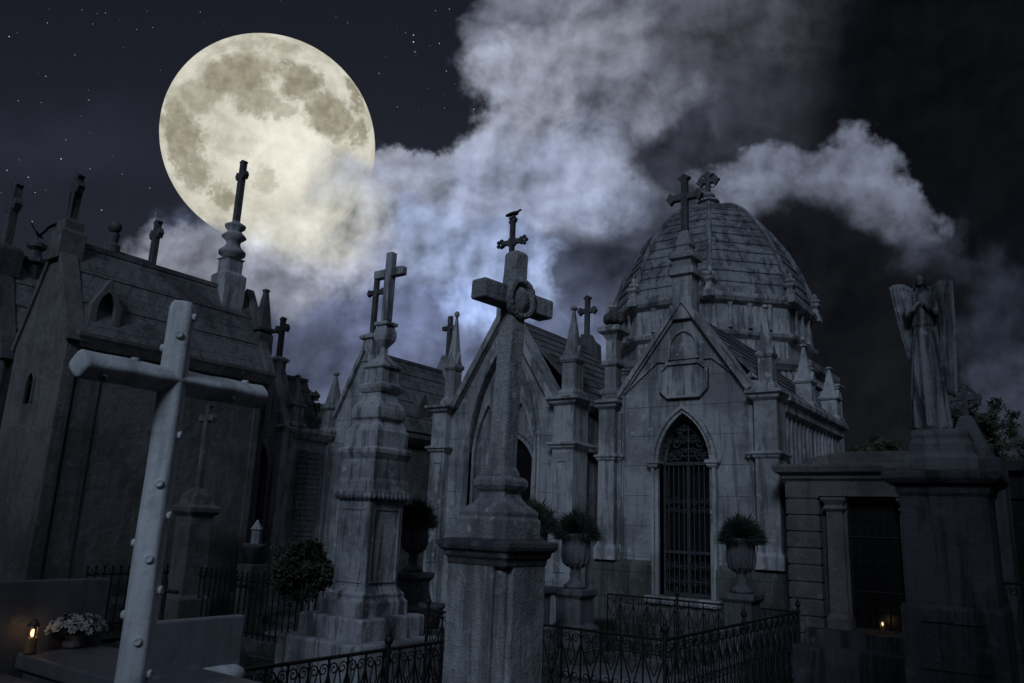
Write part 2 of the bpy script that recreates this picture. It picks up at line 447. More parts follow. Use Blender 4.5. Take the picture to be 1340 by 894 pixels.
# ------------------------------------------------------------------ moon, stars, cloud in front of the moon
MD = 900.
mc = at(355, 187, MD); mr = 140.5*MD/FPX*.952
m, g, b = newmat('moon_surface'); g.n.clear()
nrm = g.node('ShaderNodeNewGeometry').outputs['Normal']
tl = (mc-EYE).normalized(); mx = SR-tl*SR.dot(tl); mx.normalize(); my = mx.cross(tl)*-1
my = tl.cross(mx); my.normalize()
if my.dot(SU) < 0: my = -my
c = g.node('ShaderNodeCombineXYZ'); g.put(c.inputs[0], g.vmath('DOT_PRODUCT', nrm, tuple(mx))); g.put(c.inputs[1], g.vmath('DOT_PRODUCT', nrm, tuple(-my)))
q0m = c.outputs[0]
qm = g.vmath('ADD', q0m, g.vmath('SCALE', g.vmath('SUBTRACT', g.noise(q0m, 3.0, 8, .62, 0, True), (.5, .5, .5)), .42))
qm = g.vmath('ADD', qm, g.vmath('SCALE', g.vmath('SUBTRACT', g.noise(q0m, 12, 8, .7, 0, True), (.5, .5, .5)), .2))
hl = g.mix(g.ramp(g.noise(q0m, 4, 7, .6), .35, .65), rgb(186, 182, 165), rgb(217, 214, 200))
hl = g.mix(g.blob(g.vmath('ADD', g.vmath('SCALE', qm, 1.0), (-6.7+6.7, 0, 0)), 670+18, 447+12, 70, 62, 0, 0, 1.25), hl, rgb(240, 237, 222))
mask = None
for cx, cy, rx, ry, rot, s_ in [(-.26, -.56, .34, .22, -15, 1), (-.12, -.34, .22, .13, 0, .8), (.28, -.53, .21, .18, 10, 1), (.52, -.25, .25, .2, 25, 1), (.80, -.44, .085, .14, -20, 1),
                       (.80, -.1, .13, .15, 0, .9), (-.76, -.1, .19, .32, -12, .95), (-.68, .22, .2, .2, 0, .8), (-.45, .45, .13, .11, 20, .9), (-.07, .32, .12, .12, 0, .45),
                       (.1, -.28, .15, .08, 0, .6), (-.55, -.42, .2, .16, 30, .7), (0, -.86, .4, .06, 0, .45), (.62, .05, .1, .08, 0, .4), (-.88, .22, .025, .05, 0, .8),
                       (-.3, .05, .2, .1, 0, .3)]:
    bm_ = g.math('MULTIPLY', g.blob(qm, 670+cx*100, 447+cy*100, rx*100, ry*100, rot, .6, 1.2), s_)
    mask = bm_ if mask is None else g.math('MAXIMUM', mask, bm_)
mare = g.mix(g.ramp(g.noise(q0m, 9, 5, .6), .35, .65), rgb(138, 132, 113), rgb(158, 152, 132))
mcol = g.mix(g.math('MULTIPLY', mask, .92), hl, mare)
vo = g.node('ShaderNodeTexVoronoi'); g.put(vo.inputs['Vector'], q0m); vo.inputs['Scale'].default_value = 13
cr = g.math('MULTIPLY', g.ramp(vo.outputs['Distance'], .10, .04), g.ramp(g.noise(q0m, 5, 2), .5, .6))
mcol = g.mix(g.math('MULTIPLY', cr, .5), mcol, rgb(250, 246, 228))
mcol = g.mix(.5, mcol, g.vmath('SCALE', (1, 1, 1), g.ramp(g.noise(q0m, 9, 8, .6), .3, .7, .8, 1.15, False)), 'MULTIPLY')
e = g.node('ShaderNodeEmission'); g.put(e.inputs[0], mcol); e.inputs[1].default_value = 1.0
o_ = g.node('ShaderNodeOutputMaterial'); g.l.new(e.outputs[0], o_.inputs[0])
mb = MB().ell((0, 0, 0), (mr, mr, mr), 96, 64)
mb.v = [v+mc for v in mb.v]
mo = part('moon', mb, m, smooth=True, org=mc)
props(mo, 'huge pale yellow full moon with grey seas, partly behind cloud', 'moon')

mb = MB(); rs = random.Random(3)
st = [(541, 46, 1.3), (541, 55, 1.6), (543, 68, 1.), (575, 57, 1.), (584, 93, .9), (620, 143, 1.1), (588, 12, .9), (570, 14, .8), (80, 208, 1.4), (9, 223, 1.1), (37, 232, 1.1), (107, 236, 1.2), (133, 275, 1.1),
      (94, 289, 1.2), (42, 290, 1.), (78, 312, .8), (12, 48, 1.2), (116, 131, .9), (62, 30, .8), (86, 183, .8), (160, 228, .7), (200, 36, .7), (60, 100, .9), (46, 252, .8), (99, 238, 1.2), (118, 221, .8), (138, 17, .7),
      (24, 132, .8), (196, 246, .8), (98, 72, .7), (262, 16, .7), (455, 30, .7), (496, 96, .8), (520, 140, .7)]
for i in range(150):
    st.append((rs.uniform(-60, 640), rs.uniform(-60, 330), rs.choice([.28, .35, .45, .6])))
for px, py, r_ in st:
    if math.hypot(px-350, py-174) < 150 or (py > 150 and px > 480) or (px > 250 and py > 260) : continue
    p = at(px, py, 1000); r_ *= .62
    mb.lathe(0, 0, [(.01, -r_), (r_, 0), (.01, r_)], 6, M=Matrix.Translation(p))
stt = part('stars', mb, S['star']); props(stt, 'scattered small white stars in the dark clear part of the sky', 'stars', kind='stuff')

m, g, b = newmat('moonlit_cloud'); g.n.clear()
pos = g.node('ShaderNodeNewGeometry').outputs['Position']
dd = g.vmath('NORMALIZE', g.vmath('SUBTRACT', pos, tuple(EYE)))
cc, q, q0, f, lum = cloud_sky(g, dd)
al = None
for cx, cy, rx, ry, rot, i, o, s_ in [(462, 250, 80, 52, 0, .3, 1.1, .95), (400, 335, 150, 58, -8, .25, 1.1, .97), (290, 356, 140, 54, 0, .25, 1.1, .97), (500, 330, 130, 110, 0, .4, 1.1, 1), (420, 285, 75, 50, -30, .1, 1.3, .85), (350, 400, 260, 90, 0, .5, 1.05, 1)]:
    bm_ = g.math('MULTIPLY', g.blob(q, cx, cy, rx, ry, rot, i, o, cloud_sky.pert), s_)
    al = bm_ if al is None else g.math('MAXIMUM', al, bm_)
glow = g.blob(q, 405, 285, 120, 80, -10, 0, 1.15)      # moon glow painted into the thin edge of the cloud
cc2 = g.mix(g.math('MULTIPLY', glow, .85), cc, g.vmath('SCALE', rgb(206, 204, 188)[:3], lum))
e = g.node('ShaderNodeEmission'); g.put(e.inputs[0], cc2)
tr = g.node('ShaderNodeBsdfTransparent'); ms = g.node('ShaderNodeMixShader')
g.put(ms.inputs[0], al); g.l.new(tr.outputs[0], ms.inputs[1]); g.l.new(e.outputs[0], ms.inputs[2])
o_ = g.node('ShaderNodeOutputMaterial'); g.l.new(ms.outputs[0], o_.inputs[0])
mb = MB(); vs = []
for j in range(17):
    for i in range(25):
        r_ = ray(140+i*22, 120+j*24).normalized(); vs.append(EYE+r_*700)
mb.add(vs, [(j*25+i, j*25+i+1, (j+1)*25+i+1, (j+1)*25+i) for j in range(16) for i in range(24)])
cl = part('cloud', mb, m, smooth=True); props(cl, kind='structure')

# ------------------------------------------------------------------ architectural builders
def cross_poly(cx, z0, h, arm, t, flare=0., armz=.68):
    """latin cross outline (u, z); arm = half span, t = half thickness"""
    za = z0+h*armz; f_ = flare
    P_ = [(cx-t, z0), (cx-t, za-t), ]
    if f_:
        P_ += [(cx-arm+f_*1.6, za-t), (cx-arm+f_*.8, za-t-f_), (cx-arm, za-t*.6), (cx-arm-f_*.5, za), (cx-arm, za+t*.6), (cx-arm+f_*.8, za+t+f_), (cx-arm+f_*1.6, za+t),
               (cx-t, za+t), (cx-t, z0+h-f_*1.6), (cx-t-f_, z0+h-f_*.8), (cx-t*.6, z0+h), (cx, z0+h+f_*.5)]
    else:
        P_ += [(cx-arm, za-t), (cx-arm, za+t), (cx-t, za+t), (cx-t, z0+h)]
    Rr = [(2*cx-x, z) for x, z in reversed(P_) if not (f_ and x == cx)]
    return P_+Rr
def roof_cross(parent, cx, y, z0, h, arm, t, mat, flare=0., axis='y', armz=.68, name='cross'):
    mb = MB().prism(cross_poly(cx if axis == 'y' else y, z0, h, arm, t, flare, armz), [], (y if axis == 'y' else cx)-t*.9, (y if axis == 'y' else cx)+t*.9, axis)
    return part(name, mb, mat, parent, bevel=min(.012, t*.35))
def pinnacle(parent, x, y, z0, z1, hw, mat, ball=False, gab=True):
    """square shaft with gablets, spire and finial"""
    h = z1-z0; zs = z0+h*.42
    mb = MB()
    mb.rect(x, x, y, y, [(hw*1.25, z0), (hw*1.25, z0+h*.05), (hw*.92, z0+h*.09), (hw*.88, zs-h*.05), (hw*1.15, zs-h*.03), (hw*1.15, zs), (hw*.8, zs+h*.02), (hw*.16, z1-h*.07), (hw*.14, z1-h*.05)])
    if gab:
        for a, s_ in (('y', 1), ('x', 1)):
            u, w_ = (x, y) if a == 'y' else (y, x)
            mb.prism([(u-hw*.95, zs-h*.05), (u+hw*.95, zs-h*.05), (u, zs+h*.14)], [], w_-hw*1.05, w_+hw*1.05, a)
    if ball: mb.ell((x, y, z1-h*.03), (hw*.42, hw*.42, h*.035), 10, 8)
    else: mb.rect(x, x, y, y, [(hw*.14, z1-h*.06), (hw*.38, z1-h*.04), (hw*.3, z1-h*.02), (hw*.1, z1)])
    return part('pinnacle', mb, mat, parent, bevel=.006)
def pier(parent, x0, x1, y0, y1, z0, z1, mat, caps=(), base=.05, name='pier'):
    pr_ = [(base, z0), (base, z0+.16), (base*.4, z0+.2), (0, z0+.22)]
    for zc, dz, pj in caps:
        pr_ += [(0, zc-dz), (pj*.5, zc-dz*.7), (pj*.6, zc-dz*.4), (pj, zc-dz*.3), (pj, zc), (0, zc+.02)]
    pr_ += [(0, z1)]
    mb = MB().rect(x0, x1, y0, y1, pr_)
    return part(name, mb, mat, parent, bevel=.006)
def roof_part(parent, x0, x1, y0, y1, ze, za, mat, th=.035, courses=7, over=.04):
    """two slopes of overlapping stone slabs, one part"""
    cx = (x0+x1)/2; mb = MB()
    for s_ in (-1, 1):
        xe = (x1+over) if s_ > 0 else (x0-over)
        for k in range(courses):
            a, b_ = k/courses, (k+1)/courses+.012
            xa, xb = xe+(cx-xe)*a, xe+(cx-xe)*min(b_, 1)
            zA, zB = ze+(za-ze)*a, ze+(za-ze)*min(b_, 1)
            ny = th*.55*(1)
            mb.prism([(xa, zA), (xb, zB), (xb, zB+.006), (xa+s_*.012, zA+th*.55)], [], y0, y1, 'y')
        mb.prism([(xe, ze), (cx, za), (cx, za-.08), (xe-s_*.08, ze-.02)], [], y0+.01, y1-.01, 'y')
    mb.box(cx-.04, cx+.04, y0, y1, za-.03, za+.035)
    return part('roof', mb, mat, parent)
def scroll(mb, c, u, v, r, turns=1.25, tr=.006, sgn=1, n=4, steps=14):
    pts = []
    for i in range(steps+1):
        t = i/steps; a = t*turns*2*math.pi*sgn; rr = r*(1-.78*t)
        pts.append(Vector(c)+u*(math.cos(a)*rr)+v*(math.sin(a)*rr))
    mb.tube(pts, tr, n)

Z = Vector((0, 0, 1))

# ================================================================== RIGHT CHAPEL WITH ARCHED IRON GATE (E)
cE = at(1018, 509, 10.3)
yE, xr = cE.y, cE.x
xl = xr+cut(cE, (1, 0, 0), px=788)
zc = cE.z                                # top of the corner piers
zp = xat(yE, 900, 737)[1]                # top of the plinth
T = thing('arched_gate_chapel', (xr-1.3, yE, 0), 'narrow pale stone gothic chapel with a pointed iron gate and tall cross, below the dome', 'chapel')
dxl, zd0 = xat(yE, 863, 779); dxr, _ = xat(yE, 932, 781)
_, zsp = xat(yE, 897, 605); _, zap = xat(yE, 897, 541)
cxd = (dxl+dxr)/2; hwd = (dxr-dxl)/2
gx, gz = xat(yE, 894, 392)
gx = (xl+xr)/2+.0
gxl, gzl = xat(yE, 812, 522); gxr, gzr = xat(yE, 978, 503)
LE = cut(cE, (0, 1, 0), px=1101)
door = arch(cxd, zd0, zsp, zap, hwd)
# front wall with gable
front = [(xl+.05, 0), (xr-.05, 0), (xr-.05, gzr), (gxr, gzr), (gx, gz), (gxl, gzr), (xl+.05, gzr)]
mb = MB().prism(front, [door], yE+.02, yE+.28, 'y')
part('front_wall', mb, S['pale'], T)
mb = MB().box(xl+.02, xr-.08, yE+.285, yE+LE, 0, zc-.22)
part('wall', mb, S['pale'], T)
mb = MB().rect(xl, xr, yE-.03, yE+LE, [(.06, 0), (.06, zp-.07), (.02, zp), (-.08, zp+.001)])
# plinth broken by the gate opening
mb = MB()
for a, b_ in ((xl-.03, cxd-hwd-.13), (cxd+hwd+.13, xr+.03)):
    part('plinth', MB().rect(a, b_, yE-.03, yE+.25, [(.05, 0), (.05, zp-.06), (.0, zp)]), S['plinth'], T, bevel=.008)
part('plinth', MB().rect(xr-.05, xr, yE+.36, yE+LE, [(.05, 0), (.05, zp-.06), (.0, zp)]), S['plinth'], T, bevel=.008)
# gable coping (raking cornice)
mb = MB().band([(gxr+.06, gzr-.05), (gx, gz+.06), (gxl-.06, gzr-.05)], -.0, .07, yE-.08, yE+.34)
mb.band([(gxr+.02, gzr-.06), (gx, gz-.03), (gxl-.02, gzr-.06)], -.02, .05, yE-.035, yE+.3)
part('gable_coping', mb, S['trim'], T, bevel=.008)
# recessed outline panel, plaque, blind lancet
px_ = [xat(yE, a, b_) for a, b_ in ((815, 742), (823, 545), (860, 492), (866, 486))]
pk = [(xl+.36, zp+.02), (xl+.36, gzr-.02), (gx-.42, gzr+.42), (gx-.3, gzr+.42)]
for s_ in (1, -1):
    pts_ = [(gx+s_*(x-gx), z) for x, z in pk]
    part('panel_moulding', MB().band(pts_ if s_ > 0 else pts_[::-1], -.012, .012, yE-.012, yE+.03), S['trim'], T)
ol, oz1 = xat(yE, 864, 497); orr, _ = xat(yE, 927, 497); _, oz0 = xat(yE, 896, 521); _, oz2 = xat(yE, 896, 474)
ocx = gx; ohw = (orr-ol)/2
octo = [(ocx-ohw, oz0+.12), (ocx-ohw+.12, oz0), (ocx+ohw-.12, oz0), (ocx+ohw, oz0+.12), (ocx+ohw, oz2-.1), (ocx+ohw-.12, oz2), (ocx-ohw+.12, oz2), (ocx-ohw, oz2-.1)]
mb = MB().band(octo, -.0, .035, yE-.05, yE+.03, closed=True); pl = part('plaque', mb.prism(octo, [], yE-.015, yE+.03, 'y'), S['trim'], T, bevel=.006)
_, lz0 = xat(yE, 893, 470); _, lz1 = xat(yE, 893, 434)
la = arch(gx, lz0, lz0+.14, lz1, .2)
part('blind_lancet', MB().band(la, 0, .03, yE-.03, yE+.03).prism(la, [], yE-.0, yE+.03, 'y'), S['trim'], T, bevel=.005)
# corner piers
capz = [(zat(xr, yE, 592), .09, .05), (zc-.02, .14, .09)]
pier(T, xl, xl+.26, yE-.1, yE+.14, zp-.02, zc, S['trim'], capz, .04)
pier(T, xr-.3, xr, yE-.1, yE+.3, zp-.02, zc, S['trim'], capz, .04)
pier(T, xl+.29, xl+.34, yE-.03, yE+.1, zp-.02, zc-.2, S['trim'], capz[:1], .02, 'colonnette')
pier(T, xr-.4, xr-.34, yE-.03, yE+.1, zp-.02, zc-.2, S['trim'], capz[:1], .02, 'colonnette')
# gate surround: jamb mouldings, capitals, hood
mb = MB().band(door, 0.0, .05, yE-.04, yE+.2).band(door, .05, .1, yE-.075, yE+.06)
part('arch_moulding', mb, S['trim'], T, bevel=.008)
for s_ in (-1, 1):
    xa = cxd+s_*(hwd+.055)
    part('capital', MB().rect(xa-.055, xa+.055, yE-.08, yE+.02, [(.0, zsp-.08), (.02, zsp-.05), (.015, zsp-.03), (.04, zsp-.02), (.04, zsp+.02), (0, zsp+.03)]), S['trim'], T, bevel=.004)
part('door_sill', MB().box(cxd-hwd-.16, cxd+hwd+.16, yE-.16, yE+.26, zd0-.1, zd0), S['trim'], T, bevel=.01)
# iron gate
iy = yE+.16
gt = part('gate', MB().box(cxd-hwd, cxd-hwd+.03, iy-.015, iy+.015, zd0, zsp).box(cxd+hwd-.03, cxd+hwd, iy-.015, iy+.015, zd0, zsp)
          .box(cxd-.022, cxd+.022, iy-.022, iy+.022, zd0, zsp).box(cxd-hwd, cxd+hwd, iy-.03, iy+.03, zsp-.03, zsp+.02)
          .box(cxd-hwd, cxd+hwd, iy-.02, iy+.02, zd0, zd0+.05).box(cxd-hwd, cxd+hwd, iy-.02, iy+.02, zd0+.56, zd0+.6), S['gate_iron'], T)
gt['label'] = 'double iron gate leaves with scroll work in the pointed head'
mb = MB()
for i in range(1, 10):
    if i == 5: continue
    x = cxd-hwd+2*hwd*i/10; mb.tube([(x, iy, zd0), (x, iy, zsp)], .008, 5)
part('bars', mb, S['gate_iron'], gt)
mb = MB(); ux = Vector((1, 0, 0))
for s_ in (-1, 1):
    for k in range(3):
        xx = cxd+s_*hwd*(.2+.28*k)
        for zq, rr in ((zd0+.2, .055), (zd0+.4, .055), (zd0+1.15, .05), (zd0+1.27, .05)):
            scroll(mb, (xx, iy, zq), ux*s_, Z, rr, 1.3, .006, 1 if k % 2 else -1)
hh = zap-zsp
for s_ in (-1, 1):
    for xx, zq, rr in ((.15, .2, .09), (.45, .15, .1), (.7, .12, .07), (.2, .48, .08), (.48, .4, .09), (.14, .72, .06), (.33, .65, .06)):
        scroll(mb, (cxd+s_*hwd*xx*1.02, iy, zsp+hh*zq), ux*s_, Z, rr, 1.4, .009, 1); scroll(mb, (cxd+s_*hwd*xx, iy, zsp+hh*zq+.02), ux*-s_, Z, rr*.7, 1.2, .007, -1)
mb.tube([(cxd, iy, zsp), (cxd, iy, zap)], .012, 5)
for zq in (zd0+.2, zd0+.4, zd0+1.15, zd0+1.27): mb.tube([(cxd-hwd, iy, zq), (cxd+hwd, iy, zq)], .006, 4)
mb.tube([(cxd, iy, zd0+.1), (cxd, iy, zsp)], .01, 4)
mb.tube([(cxd-hwd*.8, iy, zsp+hh*.15), (cxd+hwd*.8, iy, zsp+hh*.15)], .006, 4); mb.tube([(cxd-hwd*.55, iy, zsp+hh*.46), (cxd+hwd*.55, iy, zsp+hh*.46)], .006, 4); mb.tube([(cxd-hwd*.35, iy, zsp+hh*.7), (cxd+hwd*.35, iy, zsp+hh*.7)], .006, 4)
part('scrollwork', mb, S['gate_iron'], gt)
part('interior', MB().prism(offset(door, -.0), [], yE+.262, yE+.28, 'y'), S['glass'], T)  # black sheet painted in for the unlit inside behind the gate
# steps in front
mb = MB().box(cxd-.8, cxd+.7, yE-.42, yE-.09, 0, zd0-.12).box(cxd-1.0, cxd+.9, yE-.72, yE-.43, 0, zd0-.32)
part('steps', mb, S['plinth'], T, bevel=.012)
# roof, side cornice, side wall slats
roof_part(T, xl+.1, xr-.1, yE+.35, yE+LE, gzr-.05, gz-.18, S['roof'])
mb = MB().rect(xl, xr, yE+.31, yE+LE, [(-.02, zc-.3), (.03, zc-.26), (.03, zc-.16), (.09, zc-.12), (.09, zc-.05), (.05, zc), (-.1, zc+.01)])
part('cornice', mb, S['trim'], T, bevel=.006)
yy = yE+.42
while yy < yE+LE-.1:
    part('side_pilaster', MB().box(xr-.08, xr-.02, yy, yy+.09, zp+.02, zc-.3), S['trim'], T, bevel=.006); yy += .2
# apex pedestal + cross
cxp = xat(yE, 897, 380)[0]
pz = [zat(cxp, yE, v) for v in (400, 362, 352, 340, 332, 322, 300, 226)]
ay = yE+.1
mb = MB().rect(gx, gx, ay, ay, [(.15, gz-.3), (.15, pz[1]), (.2, pz[1]+.02), (.2, pz[2]), (.14, pz[2]+.03), (.14, pz[3]), (.19, pz[3]+.02), (.19, pz[4]), (.12, pz[4]+.04), (.1, pz[5]), (.12, pz[5]+.03), (.06, pz[6])])
part('cross_pedestal', mb, S['trim'], T, bevel=.01)
roof_cross(T, gx, ay, pz[6]-.02, pz[7]-pz[6]+.02, .27, .05, S['dark'], .055, armz=.62)
pzr = zat(xr-.15, yE, 397)
pinnacle(T, xr-.15, yE+.05, zc+.0, pzr, .105, S['trim'])
p2 = yat(xr, 1066, 540)
pinnacle(T, xr-.12, p2[0], zc+.0, zat(xr-.12, p2[0], 450), .13, S['trim'])
pinnacle(T, xr-.12, yE+LE-.15, zc+.0, zat(xr-.12, yE+LE-.15, 480), .14, S['trim'])

# ================================================================== DOME CHAPEL (F)
cD = at(930, 425, 18); DX, DY = cD.x, cD.y
zt = lambda py: zat(DX, DY, py)
rD = 128*18/FPX*1.0
T = thing('domed_mausoleum', (DX, DY, 0), 'octagonal mausoleum with a ribbed slab dome and ornate cross on top', 'mausoleum')
ph0 = math.atan2(-DY, -DX)
prof = [(14, 275), (38, 282), (59, 295), (78, 315), (95, 338), (109, 363), (120, 390), (128, 418)]
S_ = 18/FPX*.99
p2_ = []
for k in range(len(prof)-1):
    p2_ += [prof[k], tuple((a+b)/2 for a, b in zip(prof[k], prof[k+1]))] if k > 0 else [prof[k]]
prof_c = p2_+[prof[-1]]
mb = MB()
for k in range(len(prof_c)-1):
    (r1, p1), (r0, p0) = prof_c[k], prof_c[k+1]
    z1, z0 = zt(p1), zt(p0)
    mb.lathe(DX, DY, [(r0*S_, z0), (r0*S_+.04, z0), (r0*S_+.04, z0+.035), (r1*S_+.01, z1+.01)], 8, ph0)
dm = part('dome', mb, S['dome'], T, bevel=.01)
for k in range(8):
    a = ph0+k*math.pi/4
    pts = [(DX+(r*S_+.06)*math.cos(a), DY+(r*S_+.06)*math.sin(a), zt(p)+.02) for r, p in prof]
    part('rib', MB().tube(pts, [.05]*4+[.06]*4, 6), S['dome'], dm)
zd = zt(418)
mb = MB().lathe(DX, DY, [(rD-.1, zt(500)), (rD-.1, zt(470)), (rD+.02, zt(466)), (rD+.05, zt(462)), (rD-.05, zt(460)), (rD-.08, zt(430)), (rD+.04, zt(427)), (rD+.1, zt(423)), (rD+.12, zt(419)), (rD-.1, zt(416))], 8, ph0)
part('drum', mb, S['trim'], T, bevel=.01)
for k in range(8):
    for t in (.25, .5, .75):
        a0, a1 = ph0+k*math.pi/4, ph0+(k+1)*math.pi/4
        p = Vector((math.cos(a0), math.sin(a0), 0)).lerp(Vector((math.cos(a1), math.sin(a1), 0)), t)*(rD-.03)
        part('baluster', MB().lathe(DX+p.x, DY+p.y, [(.05, zt(458)), (.035, zt(455)), (.05, zt(445)), (.035, zt(434)), (.06, zt(429))], 8), S['trim'], T)
# dentil frieze + body
rB = rD+.28
mb = MB().lathe(DX, DY, [(rB-.1, 0), (rB-.1, zt(540)), (rB, zt(537)), (rB, zt(522)), (rB-.08, zt(520)), (rB-.08, zt(512)), (rB+.06, zt(508)), (rB+.16, zt(502)), (rB+.18, zt(496)), (rB-.3, zt(490))], 8, ph0)
part('wall', mb, S['pale'], T, bevel=.01)
mb = MB().lathe(DX, DY, [(rB-.02, zt(519)), (rB-.02, zt(509))], 8, ph0)
for k in range(8):
    a0, a1 = ph0+k*math.pi/4, ph0+(k+1)*math.pi/4
    for t in range(1, 16):
        p = Vector((math.cos(a0), math.sin(a0), 0)).lerp(Vector((math.cos(a1), math.sin(a1), 0)), t/16)*(rB+.0)
        M_ = Matrix.Translation((DX+p.x, DY+p.y, 0)) @ Matrix.Rotation((a0+a1)/2, 4, 'Z')
        mb.box(-.05, .05, -.035, .035, zt(518), zt(510), M_)
part('frieze', mb, S['trim'], T)
for k in range(8):
    a = ph0+k*math.pi/4; x, y = DX+(rD+.02)*math.cos(a), DY+(rD+.02)*math.sin(a)
    z0, z1 = zt(425), zt(384)
    mb = MB().rect(x, x, y, y, [(.11, z0), (.11, z0+.12), (.08, z0+.16), (.06, z0+.3), (.11, z0+.36), (.11, z0+.4), (.05, z0+.44)])
    for j in range(6):
        b_ = j*math.pi/3; mb.ell((x+.07*math.cos(b_), y+.07*math.sin(b_), z0+.48), (.045, .045, .05), 8, 6)
    mb.ell((x, y, z0+.58), (.05, .05, .08), 8, 6)
    part('corner_finial', mb, S['trim'], T)
    x, y = DX+(rB+.0)*math.cos(a), DY+(rB+.0)*math.sin(a)
    pier(T, x-.16, x+.16, y-.16, y+.16, 0, zt(505), S['trim'], [(zt(505)-.02, .12, .06)], .04, 'buttress')
# lantern finial and ornate cross
mb = MB().lathe(DX, DY, [(.2, zt(280)), (.2, zt(268)), (.27, zt(266)), (.24, zt(263)), (.14, zt(262)), (.1, zt(262)), (.17, zt(258)), (.15, zt(255)), (.06, zt(252))], 12)
part('lantern', mb, S['dome'], T)
fc = part('cross', MB().prism(cross_poly(DX, zt(255), zt(226)-zt(255), .26, .05, .09, .6), [], DY-.05, DY+.05, 'y'), S['dark'], T, bevel=.012)
mb = MB()
for sx, sz in ((1, 1), (-1, 1), (1, -1), (-1, -1)):
    scroll(mb, (DX+sx*.11, DY, zt(237.5)+sz*.11), ux*sx, Z*sz, .08, 1.1, .016, 1, 5)
part('rays', mb, S['dark'], fc)

# small slender column with flower finial, on a low wall between chapel and dome
xq, _ = xat(yE+.5, 803, 440)
T = thing('corner_column', (xq, yE+.5, 0), 'slender stone column with flower-shaped finial rising left of the domed roof', 'column')
z_ = lambda py: zat(xq, yE+.5, py)
mb = MB().rect(xq, xq, yE+.5, yE+.5, [(.13, 0), (.13, z_(520)), (.16, z_(517)), (.16, z_(512)), (.1, z_(510)), (.1, z_(482)), (.14, z_(479)), (.14, z_(474)), (.09, z_(472)), (.09, z_(446)), (.13, z_(440)), (.2, z_(436)), (.2, z_(430)), (.1, z_(427))])
part('shaft', mb, S['trim'], T, bevel=.008)
mb = MB()
for j in range(6):
    b_ = j*math.pi/3; mb.ell((xq+.12*math.cos(b_), yE+.5+.12*math.sin(b_), z_(418)), (.07, .07, .08), 8, 6)
mb.ell((xq, yE+.5, z_(412)), (.09, .09, .14), 8, 6)
part('finial', mb, S['dark'], T)

# ================================================================== MIDDLE CHAPEL (B)
cB = at(757, 520, 11.5); yB, xbr = cB.y, cB.x
xbl = xbr+cut(cB, (1, 0, 0), px=573); zb = cB.z; LB = 2.6
T = thing('traceried_chapel', (xbr-1.3, yB, 0), 'pale gothic chapel with blind tracery on its gable, behind the crowned granite cross', 'chapel')
gxB = (xbl+xbr)/2-.03; gzB = xat(yB, 668, 400)[1]
zcap = zat(xbr, yB, 580)
_, ags = xat(yB, 650, 590); ax0 = xat(yB, 612, 600)[0]; agt = xat(yB, 660, 452)[1]
hwB = gxB-ax0
big = arch(gxB, 0, ags, agt, hwB*.98)
rakeB = [(xbr-.42, zb+.03), (gxB, gzB), (xbl+.36, zb+.03)]
front = [(xbl+.05, 0), (xbr-.05, 0), (xbr-.05, zb), (xbr-.42, zb+.0), (gxB, gzB), (xbl+.36, zb+.0), (xbl+.05, zb)]
mb = MB().prism(front, [big[1:-1]+[(big[-1][0], .4), (big[0][0], .4)]], yB+.02, yB+.26, 'y')
part('front_wall', mb, S['pale'], T)
dW = .34; dz0 = .55; dsp = xat(yB, 672, 618)[1]; dtop = xat(yB, 672, 572)[1]
dr = arch(gxB+.25, dz0, dsp, dtop, dW)
inner = big[1:-1]+[(big[-1][0], .35), (big[0][0], .35)]
mb = MB().prism(inner, [dr], yB+.13, yB+.25, 'y'); part('recess_wall', mb, S['pale'], T)
mb = MB().band(big, .0, .06, yB-.04, yB+.16).band(big, .07, .12, yB-.01, yB+.1)
part('arch_moulding', mb, S['trim'], T, bevel=.008)
mb = MB(); hs = hwB*.46
for s_ in (-1, 1):
    su = arch(gxB+s_*hwB*.5, .6, ags-.1, ags+(agt-ags)*.5, hs)
    mb.band(su, -.05, .0, yB+.06, yB+.14)
cz = ags+(agt-ags)*.62
circ = [(gxB+.17*math.cos(t*math.pi/8), cz+.2*math.sin(t*math.pi/8)) for t in range(16)]
mb.band(circ, -.03, .03, yB+.06, yB+.14, closed=True)
for t in range(3):
    a = math.pi/2+t*2*math.pi/3
    cc_ = [(gxB+.075*math.cos(a)+.065*math.cos(u_*math.pi/5), cz+.085*math.sin(a)+.065*math.sin(u_*math.pi/5)) for u_ in range(10)]
    mb.band(cc_, -.012, .012, yB+.07, yB+.14, closed=True)
part('tracery', mb, S['trim'], T, bevel=.005)
mb = MB().band(dr, 0, .05, yB+.07, yB+.16).band(dr, .07, .1, yB+.1, yB+.16); part('door_moulding', mb, S['trim'], T, bevel=.005)
part('door', MB().prism(dr, [], yB+.2, yB+.23, 'y'), S['glass'], T)
mb = MB().box(xbl+.02, xbr-.08, yB+.27, yB+LB, 0, zb-.1); part('wall', mb, S['pale'], T)
mb = MB().band([(xbr-.38, zb-.0), (gxB, gzB+.02), (xbl+.32, zb-.0)], 0, .1, yB-.1, yB+.32).band([(xbr-.46, zb-.02), (gxB, gzB-.12), (xbl+.4, zb-.02)], -.06, .03, yB-.03, yB+.2)
part('gable_coping', mb, S['trim'], T, bevel=.01)
capB = [(zcap, .1, .07), (zb, .13, .1)]
pier(T, xbl, xbl+.3, yB-.12, yB+.24, 0, zb, S['trim'], capB)
pier(T, xbr-.36, xbr, yB-.12, yB+.3, 0, zb, S['trim'], capB)
for a in (xbl+.07, xbr-.28):
    part('pier_panel', MB().band([(a, zcap-.25), (a, 1.0), (a+.18, 1.0), (a+.18, zcap-.25)], 0, .02, yB-.135, yB-.1, closed=True), S['trim'], T)
